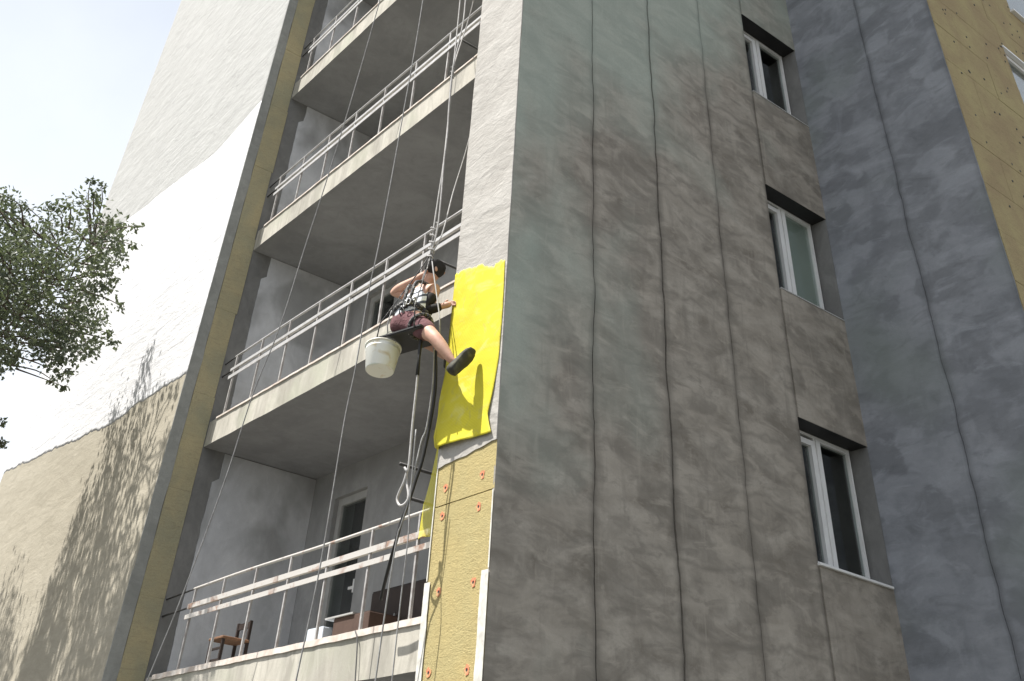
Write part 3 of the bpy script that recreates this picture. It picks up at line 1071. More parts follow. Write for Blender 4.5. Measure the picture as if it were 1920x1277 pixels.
bm = bmesh.new()
nu, nv = 30, 72
g = []
for j in range(nv + 1):
    s = j / nv
    row = []
    for i in range(nu + 1):
        t = i / nu
        zt_ = top_at(-0.745 + 0.73 * t) + 0.026 * noise.noise((t * 22, 1.0, 0)) + (0.03 * noise.noise((t * 60, 5.0, 0)))
        zb_ = 4.245 + (4.205 - 4.245) * t + 0.008 * noise.noise((t * 5, 9.0, 0))
        zc = zt_ + (zb_ - zt_) * s
        xl, xr = interp(net_left, zc), interp(net_right, zc)
        x = xl + (xr - xl) * t
        loose = max(0.0, (s - 0.42) / 0.58) ** 1.7
        y = -0.013 - loose * (0.035 * (1 - t) ** 0.8 + 0.006) - loose * 0.006 * math.sin(t * 9 + s * 5) - 0.004 * noise.noise((x * 6, zc * 7, 2))
        # folded-in hem on the free left edge
        if t < 0.12 and s > 0.75:
            y += (0.12 - t) / 0.12 * 0.07 * (s - 0.75) / 0.25
        row.append(bm.verts.new((x, y, zc)))
    g.append(row)
for j in range(nv):
    for i in range(nu):
        bm.faces.new((g[j][i], g[j + 1][i], g[j + 1][i + 1], g[j][i + 1]))
me = to_mesh(bm, 'reinforcing_mesh')
net = obj('reinforcing_mesh', me, 'mesh', None, True)
so = net.modifiers.new('thickness', 'SOLIDIFY')
so.thickness = 0.0015
tag(net, 'bright yellow fibreglass mesh pressed on the corner pillar with its lower edge hanging loose', 'mesh')

bm = bmesh.new()
nu, nv = 10, 24
g = []
for j in range(nv + 1):
    s = j / nv
    row = []
    for i in range(nu + 1):
        t = i / nu
        zc = 4.34 - 0.70 * s
        xl = -0.93 - 0.13 * min(1, s * 1.6)
        row.append(bm.verts.new((xl + (-0.757 - xl) * t, 0.10 - 0.045 * t + 0.012 * math.sin(t * 6 + s * 4), zc + 0.01 * math.sin(t * 8))))
    g.append(row)
for j in range(nv):
    for i in range(nu):
        bm.faces.new((g[j][i], g[j + 1][i], g[j + 1][i + 1], g[j][i + 1]))
tag(obj('reinforcing_mesh', to_mesh(bm, 'mesh_flap'), 'open_mesh', None, True),
    'see-through strip of yellow mesh hanging in shade over the lowest railing end', 'mesh')

# ------------------------------------------------------------------ worker
def skin(name, chains, material, parent, sub=2):
    """chains: list of [(point, radius), ...]; a chain may start on a point of an earlier chain"""
    verts, rad, edges, idx = [], [], [], {}

    def vid(p_, r_):
        key = tuple(round(c, 4) for c in p_)
        if key not in idx:
            idx[key] = len(verts)
            verts.append(p_)
            rad.append(r_)
        return idx[key]
    for ch in chains:
        ids = [vid(p_, r_) for p_, r_ in ch]
        edges += list(zip(ids, ids[1:]))
    me = bpy.data.meshes.new(name)
    me.from_pydata(verts, edges, [])
    o = bpy.data.objects.new(name, me)
    COL.objects.link(o)
    o.modifiers.new('skin', 'SKIN')
    roots = set()
    seen = {}
    # one root per island
    adj = {}
    for a, b in edges:
        adj.setdefault(a, []).append(b)
        adj.setdefault(b, []).append(a)
    left_ = set(range(len(verts)))
    while left_:
        r0 = min(left_)
        roots.add(r0)
        st = [r0]
        while st:
            q = st.pop()
            if q in left_:
                left_.discard(q)
                st += adj.get(q, [])
    sk = me.skin_vertices[0].data
    for i_, r_ in enumerate(rad):
        sk[i_].radius = (r_, r_) if not isinstance(r_, tuple) else r_
        sk[i_].use_root = i_ in roots
    sb = o.modifiers.new('sub', 'SUBSURF')
    sb.levels = sb.render_levels = sub
    bpy.context.view_layer.update()
    dg = bpy.context.evaluated_depsgraph_get()
    me2 = bpy.data.meshes.new_from_object(o.evaluated_get(dg))
    me2.name = name
    bpy.data.objects.remove(o)
    me2.materials.clear()
    return obj(name, me2, material, parent, True)


V = Vector
PEL, NK, HD = V((-0.94, -0.32, 5.287)), V((-1.046, -0.128, 5.737)), V((-0.952, -0.10, 5.885))
LSH, RSH = V((-1.222, -0.135, 5.715)), V((-0.862, -0.14, 5.65))
LEL, LHA = V((-1.335, -0.30, 5.735)), V((-1.05, -0.175, 5.845))
REL, RHA = V((-0.88, -0.21, 5.42)), V((-0.765, -0.06, 5.49))
LHI, RHI = V((-1.04, -0.32, 5.300)), V((-0.842, -0.32, 5.265))
RKN, RAN = V((-0.50, -0.317, 5.007)), V((-0.345, -0.215, 4.775))
LKN, LAN = V((-1.03, 0.04, 5.22)), V((-0.80, 0.08, 5.03))
SP1 = PEL.lerp(NK, 0.35)
SP2 = PEL.lerp(NK, 0.68)
worker = tag(empty('person', (-0.94, -0.32, 5.10)),
             'worker in striped vest and maroon shorts hanging on ropes beside the yellow mesh', 'person')


def fingers(hand, d, side, up, curl):
    """four fingers and a thumb rooted in the palm"""
    out = []
    for q in range(4):
        b = hand + d * 0.035 + side * (0.022 - 0.0145 * q)
        ln = (0.030, 0.034, 0.032, 0.025)[q]
        p1 = b + d * ln + up * curl * 0.010
        p2 = p1 + d * ln * 0.55 + up * curl * 0.026
        p3 = p2 + d * ln * -0.1 + up * curl * 0.026
        out.append([(tuple(b), 0.0095), (tuple(p1), 0.009), (tuple(p2), 0.0085), (tuple(p3), 0.007)])
    tb = hand + side * 0.026 - d * 0.005
    t1 = tb + side * 0.024 + d * 0.020 + up * curl * 0.008
    t2 = t1 + d * 0.024 + side * 0.004 + up * curl * 0.014
    out.append([(tuple(tb), 0.011), (tuple(t1), 0.010), (tuple(t2), 0.008)])
    return out


dl = (LHA - LEL).normalized()
dr = (RHA - REL).normalized()
T = tuple
fwd = V((0.45, 0.86, 0.12)).normalized()     # where the head looks
face = HD + fwd * 0.085
body_chains = [
    [(T(PEL), 0.135), (T(SP1), 0.125), (T(SP2), 0.135), (T(NK - V((0, 0.0, 0.035))), 0.075), (T(NK.lerp(HD, 0.35)), 0.055), (T(HD), 0.088), (T(HD + V((0.01, -0.015, 0.06))), 0.070)],
    [(T(HD), 0.088), (T(HD + fwd * 0.045 + V((0, 0, -0.055))), 0.048)],
    [(T(HD), 0.088), (T(HD + fwd * 0.070 + V((0, 0, -0.01))), 0.030), (T(HD + fwd * 0.096 + V((0, 0, -0.022))), 0.012)],
    [(T(SP2), 0.135), (T(LSH), 0.062), (T(LSH.lerp(LEL, 0.5)), 0.050), (T(LEL), 0.042), (T(LEL.lerp(LHA, 0.35)), 0.042), (T(LEL.lerp(LHA, 0.86)), 0.027), (T(LHA), 0.032), (T(LHA + dl * 0.045), 0.026)],
    [(T(SP2), 0.135), (T(RSH), 0.062), (T(RSH.lerp(REL, 0.5)), 0.049), (T(REL), 0.041), (T(REL.lerp(RHA, 0.4)), 0.040), (T(REL.lerp(RHA, 0.85)), 0.027), (T(RHA), 0.032), (T(RHA + dr * 0.045), 0.026)],
    [(T(PEL), 0.135), (T(RHI), 0.095), (T(RHI.lerp(RKN, 0.5)), 0.080), (T(RKN), 0.056), (T(RKN.lerp(RAN, 0.32)), 0.058), (T(RKN.lerp(RAN, 0.8)), 0.038), (T(RAN), 0.034), (T(RAN + V((0.0, 0.07, 0.05))), 0.032)],
    [(T(PEL), 0.135), (T(LHI), 0.095), (T(LHI.lerp(LKN, 0.5)), 0.080), (T(LKN), 0.056), (T(LKN.lerp(LAN, 0.32)), 0.058), (T(LKN.lerp(LAN, 0.8)), 0.038), (T(LAN), 0.034), (T(LAN + V((0.03, 0.10, -0.03))), 0.032)],
]
rope_dir = V((0.05, 0.0, 1)).normalized()
body_chains += fingers(LHA, dl, V((0.2, 0.3, 0.9)).normalized(), V((0.75, -0.6, 0.1)).normalized(), 1.0)
body_chains += fingers(RHA, dr, V((-0.5, -0.2, 0.8)).normalized(), V((0.5, -0.5, -0.5)).normalized(), 0.6)
skin('body', body_chains, 'skin', worker)

# clothes, and a dark shell painting shade on one arm
vest = [
    [(T(PEL.lerp(NK, -0.08)), 0.140), (T(PEL.lerp(NK, 0.10)), 0.158), (T(SP1), 0.140), (T(SP2), 0.150), (T(NK - V((0, 0.0, 0.06))), 0.088)],
    [(T(SP2), 0.150), (T(SP2.lerp(LSH, 0.78)), 0.083)],
    [(T(SP2), 0.150), (T(SP2.lerp(RSH, 0.78)), 0.083)],
]
skin('vest', vest, 'vest', worker)
sh = [
    [(T(PEL + V((0.0, 0.0, 0.025))), 0.140), (T(PEL), 0.146), (T(RHI), 0.112), (T(RHI.lerp(RKN, 0.45)), 0.097), (T(RHI.lerp(RKN, 0.80)), 0.085)],
    [(T(PEL), 0.146), (T(LHI), 0.112), (T(LHI.lerp(LKN, 0.45)), 0.097), (T(LHI.lerp(LKN, 0.85)), 0.085)],
]
skin('shorts', sh, 'shorts', worker)
arm_shade = [[(T(RSH.lerp(REL, 0.15)), 0.066), (T(RSH.lerp(REL, 0.6)), 0.058), (T(REL), 0.050), (T(REL.lerp(RHA, 0.35)), 0.048), (T(REL.lerp(RHA, 0.8)), 0.036)]]  # no garment: arm's shadow put on as a dark shell
skin('arm_shade', arm_shade, 'hair', worker)
cap = [[(T(HD + V((-0.01, -0.045, -0.055))), 0.070), (T(HD + V((0, -0.02, -0.01))), 0.102), (T(HD + V((0.005, -0.015, 0.035))), 0.106), (T(HD + V((0.008, -0.02, 0.078))), 0.076)],
       [(T(HD + V((0.005, -0.015, 0.035))), 0.100), (T(HD + fwd * 0.09 + V((0, 0, 0.035))), 0.045)]]
skin('cap', cap, 'hair', worker)
for s_ in (-1, 1):
    ear = HD + V((0.86, -0.45, 0)) * 0.088 * s_ + V((0, 0, -0.02))
    bm = bmesh.new()
    bmesh.ops.create_uvsphere(bm, u_segments=8, v_segments=6, radius=1)
    for v_ in bm.verts:
        v_.co = Vector((v_.co.x * 0.010, v_.co.y * 0.018, v_.co.z * 0.030)) + ear
    obj('ear', to_mesh(bm, 'ear'), 'skin', worker, True)


def shoe(ankle, d, nrm, name='shoe'):
    """shoe: d = heel to toe, nrm = outward direction of the sole"""
    d = d.normalized()
    nrm = (nrm - d * nrm.dot(d)).normalized()
    w = d.cross(nrm).normalized()
    bm = bmesh.new()
    prof = [(-0.075, 0.030, 0.05), (-0.06, 0.044, 0.075), (-0.02, 0.050, 0.08), (0.04, 0.054, 0.066), (0.10, 0.062, 0.052), (0.155, 0.060, 0.040), (0.195, 0.044, 0.028), (0.213, 0.020, 0.014)]
    rings = []
    for (t, hw, ht) in prof:
        t, hw, ht = t * 1.0, hw * 1.08, ht * 1.0
        ring = []
        for q in range(12):
            a = 2 * math.pi * q / 12
            h_ = math.sin(a)
            off = w * math.cos(a) * hw + nrm * (-h_ * ht if h_ > 0 else 0.022 * -h_) 
            ring.append(bm.verts.new(ankle + d * t + nrm * 0.045 + off))
        rings.append(ring)
    for a, b in zip(rings, rings[1:]):
        for q in range(12):
            bm.faces.new((a[q], a[(q + 1) % 12], b[(q + 1) % 12], b[q]))
    bm.faces.new(rings[0])
    bm.faces.new(rings[-1])
    bmesh.ops.recalc_face_normals(bm, faces=bm.faces[:])
    return obj(name, to_mesh(bm, name), 'sole', worker, True)


shoe(RAN + V((0.0, 0.0, -0.02)), V((0.10, 0.60, 0.80)), V((0.80, 0.15, -0.45)))
shoe(LAN, V((0.3, 0.9, 0.1)), V((0.2, -0.1, -1)))

# harness: belt, shoulder straps, leg loops, hardware
def ring_pts(c, ax, ru, rv, uu, n_=22):
    ax = ax.normalized()
    uu = (uu - ax * uu.dot(ax)).normalized()
    vv = ax.cross(uu)
    return [c + uu * math.cos(2 * math.pi * q / n_) * ru + vv * math.sin(2 * math.pi * q / n_) * rv for q in range(n_ + 1)]


harness = tube('harness', ring_pts(PEL.lerp(NK, 0.16), NK - PEL, 0.152, 0.150, V((1, 0, 0))), 0.024, 'strap', worker, 8)
harness['label'] = 'black climbing harness with metal rings'
axis = (NK - PEL).normalized()
for s_, sh_ in ((-1, LSH), (1, RSH)):
    mid = SP2.lerp(sh_, 0.55)
    bk_ = V((0.10, -0.16, 0.03))
    tube('shoulder_strap', spline([PEL.lerp(NK, 0.16) + V((0.06 * s_, -0.135, 0)), SP1 + bk_ * 0.9 + V((0.05 * s_, 0, 0)), SP2 + bk_ + V((0.06 * s_, 0.0, 0.01)), mid + V((0, -0.03, 0.085)), mid + V((0, 0.08, 0.03))], 4), 0.017, 'strap', harness, 6)
for hip, kn in ((LHI, LKN), (RHI, RKN)):
    tube('leg_loop', ring_pts(hip.lerp(kn, 0.30), kn - hip, 0.107, 0.107, V((0, 0, 1))), 0.017, 'strap', harness, 6)
rnd = random.Random(3)
for q in range(9):
    a = rnd.uniform(0, 2 * math.pi)
    c0 = PEL.lerp(NK, rnd.uniform(0.05, 0.40)) + V((math.cos(a) * 0.06 + 0.11, -0.16 + rnd.uniform(-0.02, 0.05), rnd.uniform(-0.05, 0.03)))
    ax = V((rnd.uniform(-1, 1), rnd.uniform(-1, 1), rnd.uniform(-1, 1)))
    tube('carabiner', ring_pts(c0, ax, 0.030, 0.018, V((0, 0, 1)), 12), 0.0055, 'steel' if q % 3 else 'black', harness, 6)

# ------------------------------------------------------------------ seat board under the worker
TIE = V((-0.925, -0.185, 6.02))
bm = bmesh.new()
add_box(bm, -0.30, 0.30, -0.13, 0.17, -0.014, 0.014)
bmesh.ops.bevel(bm, geom=bm.edges[:], offset=0.008, segments=2, affect='EDGES')
bmesh.ops.transform(bm, matrix=Matrix.Translation((-0.90, -0.335, 5.125)) @ Matrix.Rotation(R(3), 4, 'Y') @ Matrix.Rotation(R(-6), 4, 'X') @ Matrix.Rotation(R(8), 4, 'Z'), verts=bm.verts[:])
seat = empty('seat_board', (-0.93, -0.345, 5.10))
obj('board', to_mesh(bm, 'board'), 'black', seat)
tag(seat, 'black seat board slung under the hanging worker', 'seat')
for (x, y) in ((-1.215, -0.46), (-1.215, -0.20), (-0.645, -0.44), (-0.645, -0.18)):
    tube('suspension_strap', [(x, y, 5.11), (x + (-0.93 - x) * 0.12, y, 5.32), (x + (TIE.x - x) * 0.75, y + (TIE.y - y) * 0.75, 5.82), T(TIE)], 0.006, 'rope_w' if y > -0.3 else 'strap', seat, 6)
tube('buckle', [(-0.70, -0.32, 5.12), (-0.693, -0.33, 4.98), (-0.69, -0.33, 4.90), (-0.684, -0.33, 4.74)], [0.012, 0.017, 0.013, 0.016], 'black', seat, 8)

# ------------------------------------------------------------------ bucket
bk = tag(empty('bucket', (-1.14, -0.42, 4.85)), 'white plastic pail smeared with adhesive, hung left of the seat board', 'bucket')
tilt = Matrix.Translation((-1.14, -0.42, 4.985)) @ Matrix.Rotation(R(-7), 4, V((0.62, 0.78, 0))) 
bm = bmesh.new()
segs = 36
prof = [(0.0, -0.126), (0.117, -0.126), (0.122, -0.120), (0.146, 0.075), (0.149, 0.08), (0.149, 0.088), (0.147, 0.090), (0.150, 0.122), (0.159, 0.124), (0.160, 0.134), (0.152, 0.137), (0.146, 0.13), (0.118, -0.11), (0.0, -0.11)]
rings = []
prof = [(a, -0.1 * 0.0 + b * 0.86) for a, b in prof]
for (r_, z_) in prof:
    if r_ == 0:
        rings.append([bm.verts.new((0, 0, z_))])
    else:
        rings.append([bm.verts.new((math.cos(2 * math.pi * q / segs) * r_, math.sin(2 * math.pi * q / segs) * r_, z_)) for q in range(segs)])
for a, b in zip(rings, rings[1:]):
    for q in range(segs):
        w = (q + 1) % segs
        if len(a) == 1:
            bm.faces.new((a[0], b[w], b[q]))
        elif len(b) == 1:
            bm.faces.new((a[q], a[w], b[0]))
        else:
            bm.faces.new((a[q], a[w], b[w], b[q]))
bmesh.ops.recalc_face_normals(bm, faces=bm.faces[:])
bmesh.ops.transform(bm, matrix=tilt, verts=bm.verts[:])
pail = obj('pail', to_mesh(bm, 'pail'), 'bucket', bk, False)
for f in pail.data.polygons:
    f.use_smooth = abs(f.normal.z) < 0.7
hp = [tilt @ V((0.157 * math.cos(a), 0.02, 0.10 + 0.17 * math.sin(a))) for a in [math.pi * q / 14 for q in range(15)]]
tube('handle', hp, 0.0035, 'steel', bk, 6)
top_ = hp[7]
tag(tube('rope', spline([T(top_), (-1.155, -0.40, 5.33), (-1.17, -0.37, 5.47)], 4), 0.005, 'rope_d'),
    'short cord holding the white bucket', 'rope')

# ------------------------------------------------------------------ ropes
def rope(pts, r, mat, label, n_=6, cat='rope'):
    return tag(tube('rope', spline(pts, n_), r, mat, None, 7), label, cat)


def extend(pts, ztop=TOP - 0.5):
    a, b = Vector(pts[0]), Vector(pts[1])
    d = (a - b) / (a.z - b.z)
    return [tuple(a + Vector((d.x * 0.5, d.y * 0.3, 1.0)) * h_) for h_ in (ztop - a.z, (ztop - a.z) * 0.5, 4.0, 2.0, 0.8)] + pts


def down(pts, zend=0.05):
    a, b = Vector(pts[-1]), Vector(pts[-2])
    d = (a - b) / (b.z - a.z)
    return pts + [tuple(a + Vector((d.x, d.y, -1.0)) * h_) for h_ in ((a.z - zend) * 0.4, a.z - zend)]


rope(down(extend([(-2.606, -0.35, 10.818), (-2.640, -0.35, 10.385), (-2.906, -0.36, 8.720), (-3.124, -0.37, 7.622), (-3.270, -0.38, 6.966), (-3.432, -0.40, 6.053), (-3.691, -0.42, 5.383), (-3.834, -0.45, 4.508), (-4.079, -0.50, 3.526), (-4.277, -0.55, 2.873), (-4.412, -0.58, 2.497)])), 0.0062, 'rope_d',
     'leftmost long grey rope slanting across all the balconies')
rope(down(extend([(-1.586, -0.30, 10.067), (-1.591, -0.30, 9.105), (-1.635, -0.30, 8.036), (-1.673, -0.30, 7.164), (-1.723, -0.30, 6.357), (-1.772, -0.30, 5.921), (-1.792, -0.30, 5.154), (-1.841, -0.30, 4.646), (-1.850, -0.30, 3.522), (-1.939, -0.30, 2.697)])), 0.0062, 'rope_d',
     'long grey rope passing just left of the bucket')
rope(extend([(-1.078, -0.10, 9.814), (-1.069, -0.10, 9.453), (-1.026, -0.12, 8.905), (-0.987, -0.14, 8.357), (-0.949, -0.15, 7.575), (-0.927, -0.16, 7.059), (-0.933, -0.17, 6.644), (-0.936, -0.18, 6.285), (-0.93, -0.183, 6.02)]), 0.0078, 'rope_w',
     'white load rope running up from the worker, left one of the twisted pair')
rope(extend([(-0.962, -0.10, 9.724), (-0.956, -0.10, 9.370), (-0.928, -0.12, 8.919), (-0.953, -0.165, 8.320), (-0.925, -0.175, 7.75), (-0.905, -0.17, 7.40), (-0.900, -0.175, 7.031), (-0.870, -0.18, 6.610), (-0.871, -0.18, 6.257), (-0.915, -0.19, 6.02)]), 0.0078, 'rope_w',
     'white safety rope running up from the worker, right one of the twisted pair')
rope(extend([(-1.009, 0.05, 9.865), (-1.018, 0.05, 9.515), (-1.091, 0.05, 9.207), (-1.095, 0.0, 8.905), (-1.0, -0.125, 8.40), (-0.975, -0.14, 8.25)]), 0.007, 'rope_w',
     'thin white line joining the twisted ropes below the upper railing')
rope([(-0.79, 0.112, 7.95), (-0.915, 0.08, 7.288), (-0.942, 0.0, 6.787), (-0.867, -0.12, 6.246), (-0.90, -0.18, 6.03)], 0.007, 'rope_w',
     'short slack white line from the pillar edge down to the worker')
# knot and webbing above the worker's head
kp = []
for q in range(60):
    a = q * 0.55
    kp.append((-0.925 + 0.028 * math.cos(a) + 0.006 * math.sin(q * 1.7), -0.185 + 0.026 * math.sin(a), 6.34 - 0.0065 * q))
tag(tube('rope', kp, 0.0085, 'rope_w', None, 6), 'coiled white friction knot just above the worker', 'rope')
kp = [(-0.985 + 0.020 * math.cos(q * 0.6), -0.145 + 0.020 * math.sin(q * 0.6), 8.38 - 0.006 * q) for q in range(34)]
tag(tube('rope', kp, 0.006, 'rope_d', None, 6), 'small coiled knot on the twisted ropes at the upper railing', 'rope')
rope([(-0.684, -0.33, 4.76), (-0.684, -0.325, 4.66), (-0.690, -0.32, 4.538), (-0.702, -0.31, 4.331), (-0.703, -0.30, 4.049), (-0.724, -0.30, 3.977), (-0.747, -0.30, 3.915), (-0.797, -0.30, 3.846), (-0.812, -0.30, 3.80), (-0.761, -0.30, 3.750), (-0.706, -0.29, 3.757), (-0.689, -0.28, 3.810), (-0.733, -0.282, 3.917), (-0.738, -0.288, 3.985), (-0.71, -0.31, 3.99), (-0.735, -0.315, 4.02)], 0.0095, 'rope_w',
     'white rope with a knotted loop hanging below the seat board')
rope([(-0.66, -0.22, 5.08), (-0.645, -0.20, 4.693), (-0.665, -0.20, 4.352), (-0.688, -0.22, 4.238), (-0.688, -0.25, 4.014), (-0.694, -0.27, 3.864), (-0.691, -0.28, 3.753), (-0.762, -0.27, 3.616), (-0.798, -0.27, 3.526), (-0.850, -0.26, 3.109), (-0.889, -0.25, 2.629), (-0.908, -0.25, 2.343), (-0.95, -0.26, 0.05)], 0.006, 'rope_d',
     'grey rope tail dropping from the seat past the knotted loop to the ground')
rope([(-0.66, -0.30, 4.30), (-0.672, -0.28, 3.95), (-0.678, -0.27, 3.753), (-0.646, -0.27, 3.501), (-0.668, -0.26, 3.121), (-0.680, -0.25, 2.614), (-0.685, -0.25, 2.334), (-0.70, -0.26, 0.05)], 0.005, 'rope_d',
     'thin rope tail hanging straight beside the pillar below the knotted loop')
rope([(-0.80, -0.10, 5.06), (-0.749, -0.10, 4.665), (-0.815, -0.10, 4.203), (-0.869, -0.12, 3.983), (-0.887, -0.15, 3.820), (-0.955, -0.15, 3.695), (-1.005, -0.14, 3.590), (-1.118, -0.10, 3.472), (-1.244, -0.05, 3.341), (-1.353, 0.0, 3.234)], 0.014, 'black',
     'thick black cable hanging from the worker across the lowest railing', cat='cable')
rope([(-1.905, 0.138, 3.10), (-1.847, 0.135, 3.02), (-1.80, 0.135, 2.748), (-1.738, 0.135, 2.423), (-1.7, 0.12, 0.3)], 0.0055, 'rope_k',
     'thin dark cord hanging down the face of the lowest balcony slab')

# ------------------------------------------------------------------ things on the lowest visible balcony
F1 = FLOOR[1]
ch = tag(empty('chair', (-5.45, 0.66, F1)), 'small dark chair with a worn wooden seat on the lowest balcony', 'chair')
cx0, cx1, cy0, cy1 = -5.58, -5.26, 0.52, 0.82
box('seat', (cx0 - 0.01, cx1 + 0.01, cy0 - 0.01, cy1 + 0.01, F1 + 0.345, F1 + 0.372), 'wood', ch, 0.006)
for (x, y, h_) in ((cx0, cy0, 0.345), (cx1 - 0.03, cy0, 0.345), (cx0, cy1 - 0.03, 0.56), (cx1 - 0.03, cy1 - 0.03, 0.56)):
    box('leg', (x, x + 0.03, y + (0.012 if h_ > 0.5 else 0), y + 0.03 + (0.012 if h_ > 0.5 else 0), F1, F1 + h_), 'dark_wood', ch)
for z_ in (0.14, 0.25):
    box('stretcher', (cx0 + 0.03, cx1 - 0.03, cy0 + 0.006, cy0 + 0.024, F1 + z_, F1 + z_ + 0.022), 'dark_wood', ch)
box('back_rail', (cx0 + 0.03, cx1 - 0.03, cy1 - 0.012, cy1 + 0.004, F1 + 0.49, F1 + 0.55), 'dark_wood', ch)


def carton(x0, x1, y0, y1, h_, mat, label, cat):
    o = empty('box', ((x0 + x1) / 2, (y0 + y1) / 2, F1))
    box('carton', (x0, x1, y0, y1, F1 + 0.002, F1 + h_), mat, o, 0.004)
    for ya_, yb2 in ((y0 + 0.004, (y0 + y1) / 2 - 0.004), ((y0 + y1) / 2 + 0.004, y1 - 0.004)):
        box('flap', (x0 + 0.006, x1 - 0.006, ya_, yb2, F1 + h_ + 0.001, F1 + h_ + 0.006), mat, o)
    return tag(o, label, cat)


carton(-3.80, -3.14, 1.0, 1.35, 0.44, 'card', 'brown cardboard box standing before the balcony door', 'box')
carton(-4.22, -3.90, 0.95, 1.25, 0.38, 'pale', 'pale foam box left of the brown cardboard box', 'box')
cab = tag(empty('cabinet', (-2.9, 1.55, F1)), 'dark brown low cabinet by the back wall of the lowest balcony', 'cabinet')
box('carcass', (-3.72, -2.05, 1.36, 1.76, F1 + 0.05, F1 + 0.74), 'dark_wood', cab, 0.004)
for q in range(3):
    box('cabinet_door', (-3.70 + 0.55 * q, -3.17 + 0.55 * q, 1.342, 1.358, F1 + 0.08, F1 + 0.72), 'dark_wood', cab, 0.003)
    box('knob', (-3.22 + 0.55 * q, -3.20 + 0.55 * q, 1.32, 1.341, F1 + 0.46, F1 + 0.48), 'steel', cab)
box('plinth', (-3.68, -2.1, 1.40, 1.74, F1 + 0.001, F1 + 0.05), 'black', cab)
sh_ = box('board', (-3.95, -3.42, 0.98, 1.33, F1 + 0.447, F1 + 0.462), 'grey_pvc')
tag(sh_, 'pale grey board lying on the brown cardboard box', 'board')

